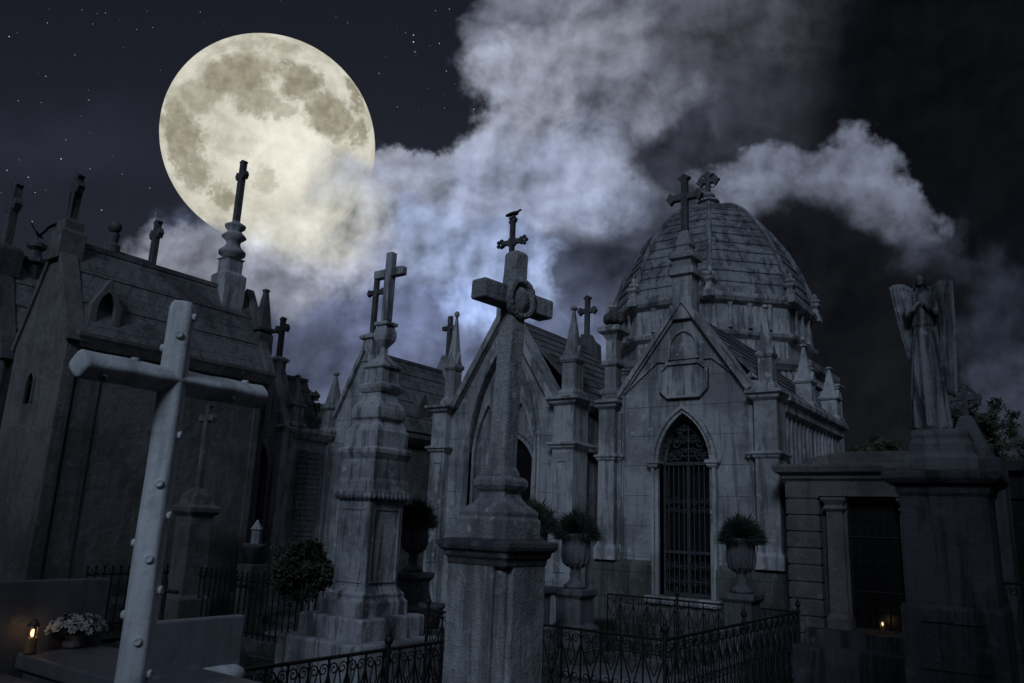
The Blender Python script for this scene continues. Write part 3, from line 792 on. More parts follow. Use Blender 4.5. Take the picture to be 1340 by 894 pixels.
mb = MB().rect(xbl, xbr, yB+.31, yB+LB, [(-.05, zcap-.12), (.04, zcap-.1), (.06, zcap), (-.03, zcap+.02), (-.03, zb-.2), (.02, zb-.17), (.1, zb-.1), (.12, zb-.02), (-.1, zb+.02)])
part('cornice', mb, S['trim'], T, bevel=.008)
roof_part(T, xbl+.05, xbr-.05, yB+.3, yB+LB, zb+.02, gzB-.2, S['roof'], courses=9)
pinnacle(T, xbr-.17, yB+.1, zb+.01, zat(xbr-.17, yB+.1, 400), .13, S['trim'])
pinnacle(T, xbl+.2, yB+.12, zb+.01, zat(xbl+.2, yB+.12, 408), .11, S['trim'], ball=True)
# apex: budded ornate cross
zz0, zz1 = zat(gxB, yB, 350), zat(gxB, yB, 286)
part('cross_pedestal', MB().rect(gxB, gxB, yB+.08, yB+.08, [(.15, gzB-.3), (.15, gzB+.15), (.19, gzB+.18), (.19, gzB+.24), (.1, gzB+.3), (.08, zz0)]), S['trim'], T, bevel=.01)
mb = MB().prism(cross_poly(gxB, zz0-.3, zz1-zz0+.3, .21, .035, .03, .66), [], yB+.045, yB+.115, 'y'); zc_ = zz0-.3+(zz1-zz0+.3)*.66
for ex, ez in ((-.23, zc_), (.23, zc_), (0, zz1+.0)):
    for j in range(5):
        a = j*2*math.pi/5; mb.ell((gxB+ex+.055*math.cos(a), yB+.08, ez+.055*math.sin(a)), (.035, .04, .035), 8, 6)
for j in range(4):
    a = math.pi/4+j*math.pi/2; mb.ell((gxB+.07*math.cos(a), yB+.08, zc_+.07*math.sin(a)), (.03, .035, .03), 8, 6)
part('cross', mb, S['dark'], T)
BIRD2 = (gxB+.02, yB+.08, zz1+.07)
# dark scroll-footed cross further back, on the chapel's rear gable
yb2 = yB+LB
xs_, zs_ = xat(yb2, 768, 445)
z1_ = xat(yb2, 768, 388)[1]
part('rear_cross_foot', MB().prism([(xs_-.28, zs_-.5), (xs_+.28, zs_-.5), (xs_+.26, zs_-.12), (xs_+.14, zs_-.02), (xs_+.08, zs_+.1), (xs_-.08, zs_+.1), (xs_-.14, zs_-.02), (xs_-.26, zs_-.12)], [], yb2-.1, yb2+.1, 'y'), S['dark'], T, bevel=.02)
roof_cross(T, xs_, yb2, zs_, z1_-zs_, .19, .045, S['dark'], .045, name='rear_cross', armz=.66)
part('rear_gable', MB().prism([(xbl+.05, zb-.1), (xbr-.05, zb-.1), (xs_+.4, zs_-.5), (xs_-.4, zs_-.5)], [], yb2-.0, yb2+.14, 'y'), S['dark'], T)

# ================================================================== CHAPEL BEHIND THE TALL MONUMENT (C)
cC = at(515, 562, 13.5); yC, xcr = cC.y, cC.x
xcl = xcr+cut(cC, (1, 0, 0), px=431); zcv = cC.z
gxC = (xcl+xcr)/2; gzC = zat(gxC, yC, 452)
yC2, _ = yat(gxC, 584, 510)
T = thing('slab_roofed_chapel', (gxC, yC, 0), 'grey slab-roofed chapel with a cross at each ridge end, behind the tall stepped monument', 'chapel')
dr = arch(gxC, .5, 1.9, 2.5, .33)
part('front_wall', MB().prism([(xcl, 0), (xcr, 0), (xcr, zcv), (gxC, gzC), (xcl, zcv)], [dr], yC, yC+.22, 'y'), S['pale'], T)
part('door', MB().prism(dr, [], yC+.12, yC+.15, 'y'), S['glass'], T)
part('arch_moulding', MB().band(dr, 0, .07, yC-.04, yC+.05), S['trim'], T, bevel=.006)
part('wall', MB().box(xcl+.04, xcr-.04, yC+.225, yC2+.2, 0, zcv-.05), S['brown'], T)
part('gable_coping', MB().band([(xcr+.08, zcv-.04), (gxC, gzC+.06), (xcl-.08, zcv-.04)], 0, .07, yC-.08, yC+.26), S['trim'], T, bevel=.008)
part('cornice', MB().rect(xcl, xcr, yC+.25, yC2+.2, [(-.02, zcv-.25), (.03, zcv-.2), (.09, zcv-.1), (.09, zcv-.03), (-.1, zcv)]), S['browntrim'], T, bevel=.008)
roof_part(T, xcl, xcr, yC+.27, yC2+.25, zcv, gzC-.12, S['roof'], courses=5)
part('roof_gablet', MB().prism([(yC+.9-.14, zcv+.2), (yC+.9+.14, zcv+.2), (yC+.9+.14, zcv+.55), (yC+.9, zcv+.8), (yC+.9-.14, zcv+.55)], [], xcr-.5, xcr-.13, 'x'), S['dark'], T, bevel=.01)
xf = gxC
part('cross_pedestal', MB().rect(xf, xf, yC+.1, yC+.1, [(.12, gzC-.3), (.12, gzC+.1), (.17, gzC+.13), (.17, gzC+.18), (.07, gzC+.24)]), S['trim'], T, bevel=.006)
zk = gzC+.22; roof_cross(T, xf, yC+.1, zk, zat(xf, yC, 358)-zk, .2, .045, S['dark'], .03, armz=.7)
part('rear_cross_pedestal', MB().rect(gxC, gxC, yC2, yC2, [(.16, gzC-.9), (.16, zat(gxC, yC2, 500)), (.19, zat(gxC, yC2, 497)), (.19, zat(gxC, yC2, 492)), (.1, zat(gxC, yC2, 466))]), S['trim'], T, bevel=.006)
roof_cross(T, gxC, yC2, zat(gxC, yC2, 470), zat(gxC, yC2, 414)-zat(gxC, yC2, 470), .19, .045, S['dark'], .0, armz=.72, name='rear_cross')
pier(T, xcl-.1, xcl+.12, yC-.1, yC+.15, 0, zcv-.02, S['trim'], [(zcv-.05, .1, .06)])
pier(T, xcr-.12, xcr+.03, yC-.1, yC+.15, 0, zcv-.02, S['trim'], [(zcv-.05, .1, .06)])
pinnacle(T, xcl+.02, yC+.02, zcv-.02, zat(xcl, yC, 487), .15, S['trim'], ball=True)

# ================================================================== SMALL CHAPEL WITH GRID PANEL (D)
cDd = at(374, 556, 13.5); yD, xdr = cDd.y, cDd.x; zdv = cDd.z
wD = 1.25; xdl = xdr-wD; gxD = xdr-.52; gzD = zat(gxD, yD, 478)
T = thing('grid_panel_chapel', (gxD, yD, 0), 'narrow steep-gabled chapel with gridded side panel, just right of the brown mausoleum', 'chapel')
dl, ds = xat(yD, 340, 700); da = xat(yD, 343, 577)[1]
dr = arch(gxD-.05, .5, da-.55, da, .27)
part('front_wall', MB().prism([(xdl, 0), (xdr, 0), (xdr, zdv), (gxD, gzD), (xdl, zdv)], [dr], yD, yD+.2, 'y'), S['pale'], T)
part('arch_moulding', MB().band(dr, 0, .06, yD-.04, yD+.05), S['trim'], T, bevel=.006)
part('door', MB().prism(dr, [], yD+.1, yD+.13, 'y'), S['glass'], T)
la = arch(gxD-.02, zdv+.12, zdv+.42, zdv+.62, .1)
part('niche', MB().band(la, 0, .025, yD-.03, yD+.03), S['trim'], T)
part('gable_coping', MB().band([(xdr+.06, zdv-.04), (gxD, gzD+.04), (xdl-.06, zdv-.04)], 0, .06, yD-.06, yD+.24), S['trim'], T, bevel=.006)
LD = 1.0
part('wall', MB().box(xdl+.03, xdr-.05, yD+.205, yD+LD, 0, zdv-.04), S['pale'], T)
part('cornice', MB().rect(xdl, xdr, yD+.22, yD+LD, [(-.05, zdv-.22), (.0, zdv-.2), (.07, zdv-.08), (.07, zdv-.01), (-.1, zdv+.01)]), S['trim'], T, bevel=.006)
roof_part(T, xdl+.02, xdr-.35, yD+.24, yD+LD, zdv, gzD-.1, S['roof'], courses=4)
y0_, y1_ = yat(xdr, 388, 640)[0], yat(xdr, 416, 640)[0]; z0_, z1_ = yat(xdr, 400, 700)[1], yat(xdr, 400, 590)[1]
mb = MB(); n_ = 9
for i in range(n_+1): mb.box(xdr-.05, xdr-.025, y0_+(y1_-y0_)*i/n_-.008, y0_+(y1_-y0_)*i/n_+.008, z0_, z1_)
nz_ = 16
for i in range(nz_+1): mb.box(xdr-.05, xdr-.022, y0_, y1_, z0_+(z1_-z0_)*i/nz_-.012, z0_+(z1_-z0_)*i/nz_+.012)
part('grid_panel', mb, S['trim'], T)
pier(T, xdr-.1, xdr+.04, yD-.08, yD+.14, 0, zdv, S['trim'], [(zdv-.03, .1, .05)])
xf = gxD+.0; zk = gzD+.02
part('cross_pedestal', MB().rect(xf, xf, yD+.1, yD+.1, [(.1, gzD-.2), (.1, gzD+.06), (.14, gzD+.09), (.14, gzD+.13), (.06, gzD+.18)]), S['trim'], T, bevel=.006)
roof_cross(T, xf, yD+.1, gzD+.15, zat(xf, yD, 414)-gzD-.15, .17, .045, S['dark'], .035, armz=.72)
p_, _ = yat(xdr-.08, 385, 540)
pinnacle(T, xdr-.08, p_, zdv, zat(xdr-.08, p_, 490), .13, S['trim'], ball=False)

# ================================================================== BIG BROWN CHAPEL AT LEFT (A)
cA = at(99, 437, 10.0); yA, xar = cA.y, cA.x; zav = cA.z
xal = xar+cut(cA, (1, 0, 0), px=34)
LA = cut(cA, (0, 1, 0), px=346)
gxA = (xal+xar)/2; gzA = zat(gxA, yA, 312)
T = thing('brown_mausoleum', (gxA, yA, 0), 'large brown weathered mausoleum with steep slab roof and a baluster-shaped cross finial against the moon', 'mausoleum')
part('wall', MB().prism([(xal, 0), (xar, 0), (xar, zav-.1), (gxA, gzA-.1), (xal, zav-.1)], [], yA+.06, yA+LA-.02, 'y'), S['brown'], T)
fw = arch(gxA-.05, 2.9, 3.15, 3.3, .09)
part('front_wall', MB().prism([(xal-.04, 0), (xar+.04, 0), (xar+.04, zav-.02), (gxA, gzA), (xal-.04, zav-.02)], [fw], yA-.1, yA+.055, 'y'), S['brown'], T)
part('niche_surround', MB().band(fw, 0, .03, yA-.13, yA-.06), S['browntrim'], T)
part('gable_coping', MB().band([(xar+.1, zav-.1), (gxA, gzA+.03), (xal-.1, zav-.1)], -.02, .05, yA-.14, yA+.1), S['browntrim'], T, bevel=.01)
part('cornice', MB().rect(xal, xar, yA+.12, yA+LA, [(0, zav-.42), (.03, zav-.38), (.03, zav-.2), (.08, zav-.16), (.12, zav-.06), (.14, zav-.02), (.14, zav+.03), (0, zav+.05)]), S['browntrim'], T, bevel=.008)
roof_part(T, xal-.02, xar+.02, yA+.1, yA+LA-.02, zav+.0, gzA-.04, S['roof'], th=.05, courses=3)
ys_ = [yA-.12, yA+.12]
part('plinth', MB().rect(xal, xar, yA-.05, yA+LA, [(.08, 0), (.08, .42), (.03, .5), (-.1, .51)]), S['plinth'], T, bevel=.01)
for a, b_ in ((.0, .3), (1.2, 1.32), (LA-.22, LA)):
    part('side_pilaster', MB().box(xar-.01, xar+.02, yA+a+.1, yA+b_+.1 if b_ < LA else yA+LA, .5, zav-.42), S['browntrim'], T, bevel=.008)
ygb = yat(xar, 138, 430)[0]
gl = arch(ygb, zav+.12, zav+.42, zav+.66, .12)
gb = MB(); hole = gl
outer = [(ygb-.2, zav+.05), (ygb+.2, zav+.05), (ygb+.2, zav+.46), (ygb, zav+.84), (ygb-.2, zav+.46)]
gb.prism(outer, [hole], xar-.16, xar-.04, 'x')
part('roof_gablet', gb, S['browntrim'], T, bevel=.008)
part('gablet_back', MB().prism(offset(outer, .0), [], xar-.42, xar-.165, 'x'), S['dark'], T)
# front apex block and short cross
zb0 = gzA-.04
part('apex_block', MB().rect(gxA, gxA, yA-.0, yA-.0, [(.17, zb0-.3), (.17, zb0+.1), (.13, zb0+.13), (.13, zb0+.26), (.09, zb0+.3)]), S['browntrim'], T, bevel=.01)
roof_cross(T, gxA, yA, zb0+.26, zat(gxA, yA, 229)-zb0-.26, .12, .05, S['dark'], .045, armz=.72)
# rear finial: buttress, turned baluster, slim cross
yr = yat(gxA, 300, 360)[0]
zr = lambda py: zat(gxA, yr, py)
part('rear_pedestal', MB().rect(gxA, gxA, yr, yr, [(.2, gzA-.7), (.2, zr(362)), (.14, zr(358)), (.14, zr(342)), (.17, zr(340))]), S['trim'], T, bevel=.01)
part('baluster', MB().lathe(gxA, yr, [(.11, zr(341)), (.12, zr(338)), (.21, zr(334)), (.215, zr(330)), (.14, zr(325)), (.11, zr(320)), (.12, zr(316)), (.2, zr(311)), (.15, zr(307)), (.1, zr(303)), (.16, zr(299)), (.17, zr(296)), (.08, zr(292)), (.06, zr(290))], 20), S['trim'], T, smooth=True)
roof_cross(T, gxA, yr, zr(293), zr(211)-zr(293), .125, .05, S['dark'], .03, armz=.76, name='rear_cross')
part('rear_verge', MB().band([(xar+.12, zav), (gxA, gzA+.04), (xal-.12, zav)], -.02, .06, yA+LA-.04, yA+LA+.12), S['browntrim'], T, bevel=.01)
part('rear_gable', MB().prism([(xal, zav-.2), (xar, zav-.2), (gxA, gzA-.1)], [], yA+LA-.015, yA+LA+.08, 'y'), S['brown'], T)

# ================================================================== NEIGHBOURS OF THE BROWN MAUSOLEUM
cA2 = at(8, 462, 11.0); xr2, y2, ze2 = cA2.x, cA2.y, cA2.z
xl2 = xr2-1.5; gx2 = (xl2+xr2)/2; gz2 = zat(gx2, y2, 338)
L2 = yat(gx2, 48, 350)[0]-y2
T = thing('dark_gabled_chapel', (gx2, y2, 0), 'dark soot-stained gabled chapel at the far left edge, with a block cross', 'chapel')
part('wall', MB().prism([(xl2, 0), (xr2, 0), (xr2, ze2-.02), (gx2, gz2-.06), (xl2, ze2-.02)], [], y2, y2+L2, 'y'), S['dark'], T)
roof_part(T, xl2, xr2, y2+.02, y2+L2, ze2, gz2, S['roof'], courses=4)
part('gable_coping', MB().band([(xr2+.1, ze2-.1), (gx2, gz2+.05), (xl2-.1, ze2-.1)], -.02, .06, y2-.1, y2+.12), S['dark'], T, bevel=.01)
part('cornice', MB().rect(xl2, xr2, y2+.14, y2+L2, [(0, ze2-.3), (.05, ze2-.25), (.1, ze2-.08), (.1, ze2+.01), (0, ze2+.02)]), S['dark'], T, bevel=.01)
part('apex_block', MB().rect(gx2, gx2, y2, y2, [(.2, gz2-.3), (.2, gz2+.1), (.17, gz2+.16), (.1, gz2+.2)]), S['dark'], T, bevel=.01)
roof_cross(T, gx2, y2, gz2+.15, zat(gx2, y2, 241)-gz2-.15, .16, .065, S['dark'], .045, armz=.66)
yb_ = y2+L2-.05; zb_ = gz2
part('rear_finial', MB().lathe(gx2, yb_, [(.14, zb_-.4), (.14, zb_), (.2, zb_+.04), (.2, zb_+.1), (.1, zb_+.14), (.08, zb_+.25), (.14, zb_+.3), (.14, zb_+.36), (.05, zb_+.42)], 10), S['dark'], T)
BIRD1 = (gx2, yb_, zb_+.5)

xr3 = -11.9; xl3 = -13.2; gx3 = (xr3+xl3)/2
yf3, zf3 = yat(gx3, 147, 318); yk3, zk3 = yat(gx3, 200, 338)
g3 = min(zf3, zk3)-.15
T = thing('half_hidden_chapel', (gx3, yf3, 0), 'chapel hidden behind the brown roof, only its ball finial and small cross showing', 'chapel')
part('wall', MB().prism([(xl3, 0), (xr3, 0), (xr3, g3-1.2), (gx3, g3), (xl3, g3-1.2)], [], yf3-.05, yk3+.05, 'y'), S['brown'], T)
roof_part(T, xl3, xr3, yf3-.05, yk3+.05, g3-1.18, g3+.04, S['roof'], courses=4)
zt3 = zat(gx3, yf3, 290)
part('ball_finial', MB().lathe(gx3, yf3, [(.13, g3-.3), (.13, zf3-.05), (.08, zf3), (.1, zt3-.22), (.05, zt3-.2)], 12).ell((gx3, yf3, zt3-.1), (.11, .11, .11), 16, 10), S['dark'], T, smooth=False)
roof_cross(T, gx3, yk3, zk3-.35, zat(gx3, yk3, 289)-zk3+.35, .15, .055, S['dark'], .04, armz=.76)

o3 = at(338, 470, 12.6)
T = thing('obelisk', (o3.x, o3.y, 0), 'slim pointed stone obelisk with a band, rising behind the end of the brown mausoleum', 'obelisk')
zo = lambda py: zat(o3.x, o3.y, py)
part('shaft', MB().rect(o3.x, o3.x, o3.y, o3.y, [(.3, 0), (.3, .8), (.17, .85), (.14, zo(440)), (.12, zo(436))]), S['dark'], T, bevel=.01)
part('spire', MB().rect(o3.x, o3.x, o3.y, o3.y, [(.16, zo(435)), (.17, zo(431)), (.11, zo(429)), (.035, zo(383)), (.05, zo(381)), (.04, zo(379))]), S['dark'], T, bevel=.008)

# ================================================================== FLAT-ROOFED MAUSOLEUM AT RIGHT (G)
cG = at(1029, 612, 9.5); xg, yG = cG.x, cG.y
T = thing('flat_roofed_mausoleum', (xg+1.1, yG, 0), 'low dark flat-roofed mausoleum with an open black doorway, right of the gated chapel', 'mausoleum')
X_ = lambda px, py: xat(yG, px, py)[0]
Z_ = lambda px, py: xat(yG, px, py)[1]
gd0, gd1 = X_(1110, 740), X_(1180, 740); gdc = (gd0+gd1)/2
WG = (gdc-xg)*2; zg0 = Z_(1145, 826); zg1 = Z_(1145, 655); zgt = Z_(1060, 612)
part('front_wall', MB().prism([(xg+.03, 0), (xg+WG-.03, 0), (xg+WG-.03, zgt-.05), (xg+.03, zgt-.05)], [[(gd0, zg0), (gd1, zg0), (gd1, zg1), (gd0, zg1)]], yG+.12, yG+.3, 'y'), S['ped'], T)
part('wall', MB().box(xg+.06, xg+WG-.06, yG+.305, yG+3.0, 0, zgt-.06), S['ped'], T)
for a in (xg, xg+WG-.34):
    z = zg0-.1; prf = [(0.02, 0)]
    while z < zg1+.05:
        prf += [(0.0, z), (.02, z+.01), (.02, z+.17), (0, z+.18)]; z += .19
    part('rusticated_pier', MB().rect(a, a+.34, yG, yG+.3, prf), S['brown'], T, bevel=.004)
for a in (xg+.42, xg+WG-.42-.2):
    prf = [(.03, zg0-.05), (.03, zg0+.1), (0, zg0+.14), (-.01, zg1-.14), (.03, zg1-.1), (.0, zg1-.06), (.04, zg1), (.04, zg1+.03)]
    part('pilaster', MB().rect(a, a+.2, yG+.02, yG+.2, prf), S['brown'], T, bevel=.006)
part('entablature', MB().rect(xg, xg+WG, yG, yG+3, [(.01, zg1+.04), (.01, zgt-.16), (.05, zgt-.13), (.05, zgt-.1), (.12, zgt-.06), (.14, zgt), (.14, zgt+.03), (-.1, zgt+.05)]), S['brown'], T, bevel=.008)
pc = gdc
part('attic', MB().prism([(pc-.75, zgt+.04), (pc+.75, zgt+.04), (pc+.7, zgt+.12), (pc+.35, zgt+.19), (pc-.35, zgt+.19), (pc-.7, zgt+.12)], [], yG+.1, yG+.5, 'y'), S['brown'], T, bevel=.01)
part('door_frame', MB().band([(gd1, zg0), (gd1, zg1), (gd0, zg1), (gd0, zg0)], 0, -.06, yG+.07, yG+.16), S['brown'], T, bevel=.006)
gdr = part('door', MB().box(gd0+.0, gd1-.0, yG+.2, yG+.22, zg0, zg1), S['glass'], T)
mb = MB()
for i in range(7): mb.tube([(gd0+(gd1-gd0)*i/6, yG+.19, zg0), (gd0+(gd1-gd0)*i/6, yG+.19, zg1)], .008, 5)
for z in (zg0+.4, zg0+1.0): mb.tube([(gd0, yG+.19, z), (gd1, yG+.19, z)], .01, 5)
for i in range(6):
    for z in (zg0+.2, zg0+.7, zg0+1.2): scroll(mb, (gd0+(gd1-gd0)*(i+.5)/6, yG+.19, z), ux, Z, .05, 1.2, .005)
part('grille', mb, S['iron'], gdr)
part('steps', MB().box(gd0-.45, gd1+.5, yG-.25, yG+.19, 0, zg0-.02).box(gd0-.7, gd1+.8, yG-.6, yG-.255, 0, zg0-.17), S['ped'], T, bevel=.01)
CANDLE2 = (X_(1155, 815), yG-.02, zg0-.02)

# dark tomb with low pitched top beyond the statue
c4 = at(1282, 606, 9.0); x4, y4 = c4.x, c4.y
T = thing('plain_dark_tomb', (x4+1, y4, 0), 'plain dark walled tomb with low sloping top at the right edge, behind the statue pedestal', 'tomb')
part('wall', MB().box(x4, x4+3, y4, y4+2.2, 0, c4.z-.1), S['ped'], T)
part('roof', MB().prism([(x4-.1, c4.z-.1), (x4+3.1, c4.z-.1), (x4+3.1, c4.z-.02), (x4+1.5, c4.z+.14), (x4-.1, c4.z-.02)], [], y4-.1, y4+2.3, 'y'), S['ped'], T, bevel=.01)
for a in (.1, 1.4): part('wall_panel', MB().band([(x4+a, .9), (x4+a, c4.z-.35), (x4+a+1.1, c4.z-.35), (x4+a+1.1, .9)], 0, -.05, y4-.03, y4+.01, closed=True), S['ped'], T)

# wheel cross behind the statue
c5 = at(1268, 585, 8.0); z5 = lambda py: zat(c5.x, c5.y, py)
T = thing('wheel_cross', (c5.x, c5.y, 0), 'stone wheel-headed cross on a sloping base, just right of the statue', 'cross')
part('base', MB().rect(c5.x, c5.x, c5.y, c5.y, [(.3, 0), (.3, z5(604)), (.22, z5(600)), (.14, z5(575)), (.06, z5(545))]), S['clay'], T, bevel=.015)
mb = MB().prism(cross_poly(c5.x, z5(550), z5(503)-z5(550), .15, .028, .02, .62), [], c5.y-.03, c5.y+.03, 'y')
zc5 = z5(550)+(z5(503)-z5(550))*.62
mb.band([(c5.x+.1*math.cos(t*math.pi/10), zc5+.1*math.sin(t*math.pi/10)) for t in range(20)], -.018, .018, c5.y-.02, c5.y+.02, closed=True)
part('cross', mb, S['clay'], T)

# ================================================================== TALL STEPPED MONUMENT
cM = at(488, 640, 8.4); MX, MY = cM.x, cM.y
zm = lambda py: zat(MX, MY, py)
k_ = .00268
T = thing('stepped_monument', (MX, MY, 0), 'tall streaked stone monument of stacked mouldings with a plain cross, on two steps', 'monument')
sq = lambda pts: MB().rect(MX, MX, MY, MY, [(w_*k_, zm(p)) for w_, p in pts])
part('lower_step', MB().rect(MX, MX, MY, MY, [(222*k_, 0), (222*k_, zm(833)), (216*k_, zm(830))]), S['mon'], T, bevel=.012)
part('upper_step', sq([(170, 831), (170, 805), (166, 802)]), S['mon'], T, bevel=.012)
part('plinth', sq([(120, 803), (120, 785), (108, 780), (110, 775), (98, 771), (90, 766)]), S['mon'], T, bevel=.008)
die = part('die', sq([(88, 768), (90, 655)]), S['mon'], T, bevel=.01)
h_ = 88*k_
pz0, pz1 = zm(758), zm(668)
part('panel_frame', MB().band([(MX-h_*.72, pz0), (MX-h_*.72, pz1), (MX+h_*.72, pz1), (MX+h_*.72, pz0)], 0, .022, MY-h_-.014, MY-h_+.02, closed=True), S['mon'], T, bevel=.004)
part('panel_frame', MB().band([(MY-h_*.72, pz0), (MY-h_*.72, pz1), (MY+h_*.72, pz1), (MY+h_*.72, pz0)], 0, .022, MX+h_-.02, MX+h_+.014, 'x', closed=True), S['mon'], T, bevel=.004)
mb = sq([(94, 656), (106, 651), (107, 645), (102, 641), (100, 632), (96, 629), (93, 627), (93, 603), (98, 600), (106, 595), (107, 590), (100, 588)])
# carved egg moulding
for s_, ax_ in ((-1, 'y'), (1, 'x')):
    for i in range(9):
        t = -1+2*(i+.5)/9; r_ = 105*k_
        p = (MX+t*r_, MY-r_, zm(650)) if ax_ == 'y' else (MX+r_, MY+t*r_, zm(650))
        mb.ell(p, (.03, .03, .035), 8, 6)
part('die_cornice', mb, S['mon'], T, bevel=.006)
part('bell', sq([(100, 589), (90, 587), (90, 566), (84, 564), (78, 560), (64, 555), (66, 552), (76, 549), (78, 543), (77, 537), (70, 531), (58, 527), (52, 521), (52, 515)]), S['mon'], T, bevel=.008)
part('upper_block', sq([(56, 516), (62, 513), (66, 510), (66, 506), (56, 504), (51, 502), (49, 485), (58, 483), (58, 480), (46, 477), (34, 473), (22, 469), (14, 463)]), S['mon'], T, bevel=.006)
part('vase', sq([(12, 465), (12, 456), (22, 451), (32, 446), (35, 440), (33, 434), (28, 430), (26, 428), (36, 427), (36, 423), (16, 421)]), S['mon'], T, bevel=.006)
roof_cross(T, MX, MY, zm(421), zm(331)-zm(421), .225, .048, S['mon'], 0, armz=.70)

# ================================================================== CROWNED GRANITE CROSS ON PEDESTAL (foreground)
PD = 4.4
cP = at(650, 760, PD); PX, PY = cP.x, cP.y
zq = lambda py: zat(PX, PY, py)
kp = .00154
T = thing('wreathed_cross', (PX, PY, 0), 'chunky speckled granite cross with a stone wreath on a wide two-part pedestal', 'cross')
hw = 128*kp
# die with a deep groove up its near corner: built as a notched plan
n_ = .05; gsz = .03
plan = [(-hw, -hw), (hw-n_-gsz, -hw), (hw-n_-gsz, -hw+gsz), (hw-n_, -hw+gsz+.0), (hw-gsz, -hw+n_), (hw-gsz, -hw+n_+gsz), (hw, -hw+n_+gsz), (hw, hw), (-hw, hw)]
part('die', MB().prism([(PX+a, PY+b_) for a, b_ in plan], [], 0, zq(736), 'z'), S['granite'], T, bevel=.006)
pq = lambda pts: MB().rect(PX, PX, PY, PY, [(w_*kp, zq(p)) for w_, p in pts])
part('cap', pq([(118, 742), (132, 738), (132, 731), (142, 728), (144, 722), (158, 719), (162, 714), (160, 708), (120, 705)]), S['dark'], T, bevel=.006)
part('base', pq([(112, 706), (113, 680), (103, 677), (108, 671), (98, 666), (76, 660), (60, 652), (55, 645), (68, 641), (76, 636), (76, 629), (66, 625), (38, 622)]), S['granite'], T, bevel=.008)
RM = Matrix.Translation((PX, PY, zq(624))) @ Matrix.Rotation(R(-9), 4, 'Z') @ Matrix.Rotation(R(1.6), 4, Vector((-.5, .8, 0)).normalized())
Hh = zq(331)-zq(624); t0, t1 = .064, .055
def chamf(t, z, c=.35): 
    a = t*(1-c*.5)
    return [(-a, -t, z), (a, -t, z), (t, -a, z), (t, a, z), (a, t, z), (-a, t, z), (-t, a, z), (-t, -a, z)]
mb = MB().rings([chamf(t0+.02, 0), chamf(t0+.015, .03), chamf(t0, .06), chamf(t1, Hh-.02), chamf(t1-.015, Hh)], M=RM)
za = zq(393)-zq(624); al_ = .3; ta = .061
mb.rings([[(x, y, z+za) for x, z, y in [(a, b_, yy_) for a, b_, _ in chamf(ta*s_, 0, .3)]] for yy_, s_ in ((-al_, .93), (-al_+.012, 1), (al_-.012, 1), (al_, .93))], M=RM)
part('cross', mb, S['granite'], T, bevel=.008)
mb = MB()
rs = random.Random(5)
pts = []
wr = .098
for k in range(3):
    pts = [(.056+.012*math.sin(i*.9+k*2.1), wr*math.cos(i*2*math.pi/40)*(1+.06*math.sin(i*1.1+k*2)), za+.0+wr*1.12*math.sin(i*2*math.pi/40)) for i in range(41)]
    mb.tube(pts, .022, 7, M=RM)
part('wreath', mb, S['granite'], T, label='carved crown-like wreath hung on the crossing')
part('boss', MB().ell((.055, 0, za-.01), (.05, .062, .085), 14, 10, M=RM), S['granite'], T, smooth=True)

# ================================================================== WHITE LOG-SHAPED CROSS (foreground left)
WD = 2.6
wb = at(172, 894, WD); wx, wy = wb.x, wb.y
T = thing('white_log_cross', (wx, wy, 0), 'big white painted cross shaped like knotted round logs, in the left foreground', 'cross')
ztop = zat(wx, wy, 396)
tgt = at(240, 396, (CM.transposed() @ (Vector((wx, wy, ztop))-EYE)).z*-1)
ztop = tgt.z
def axis_pt(z):
    t = (z-wb.z)/(ztop-wb.z); t = max(t, -1.0)
    return Vector((wx+(tgt.x-wx)*t, wy+(tgt.y-wy)*t, z))
rs = random.Random(11)
def log(p0, p1, r0, r1, n=28, m=44, wob=.055):
    rings = []; ax = (p1-p0).normalized(); u = ax.orthogonal().normalized(); v = ax.cross(u)
    ph = rs.uniform(0, 6)
    prof = [(0, .72), (.004, .9), (.012, 1)]+[(i/m, 1) for i in range(1, m)]+[(.988, 1), (.996, .9), (1, .72)]
    for t, s_ in prof:
        r_ = (r0+(r1-r0)*t)*s_
        rings.append([p0+(p1-p0)*t+(u*math.copysign(abs(math.cos(a))**.55, math.cos(a))+v*math.copysign(abs(math.sin(a))**.55, math.sin(a)))*r_*.95*(1+wob*math.sin(3*a+ph+t*5)*.5+wob*math.sin(t*23+ph+a)*.5) for a in [2*math.pi*i/n for i in range(n)]])
    return MB().rings(rings)
part('shaft', log(axis_pt(.0), axis_pt(ztop), .058, .045), S['paint'], T, smooth=True)
zarm = (CM.transposed() @ (axis_pt(ztop*.86)-EYE))
ac = None
zz = ztop
while zz > 1:
    pa = axis_pt(zz); qv = CM.transposed() @ (pa-EYE)
    if 447-FPX*qv.y/-qv.z > 498: break
    zz -= .004
ac = axis_pt(zz)
adir = (CM @ Vector((math.sin(R(24)), 0, -math.cos(R(24))))); adir.z = 0; adir.normalize()
ta0 = cut(ac, adir, px=102); ta1 = cut(ac, adir, px=341)
tilt = Vector((0, 0, .035))
a0 = ac+adir*ta0-tilt*ta0*-1; a1 = ac+adir*ta1+tilt*ta1
a0 = ac+(adir+tilt)*ta0; a1 = ac+(adir+tilt)*ta1
part('crossbar', log(a0, a1, .042, .044), S['paint'], T, smooth=True)
def knob(p, n_, r_=.013):
    n_ = n_.normalized(); M_ = Matrix.Translation(p) @ n_.to_track_quat('Z', 'Y').to_matrix().to_4x4()
    mb = MB().lathe(0, 0, [(r_*1.25, -.012), (r_*1.1, .004), (r_*1.15, .012), (r_*.95, .017), (r_*.5, .0135), (.001, .0125)], 12, M=M_)
    part('knot', mb, S['paint'], T, smooth=True)
side = Vector((SR.x, SR.y, 0)).normalized(); frt = (EYE-ac); frt.z = 0; frt.normalize()
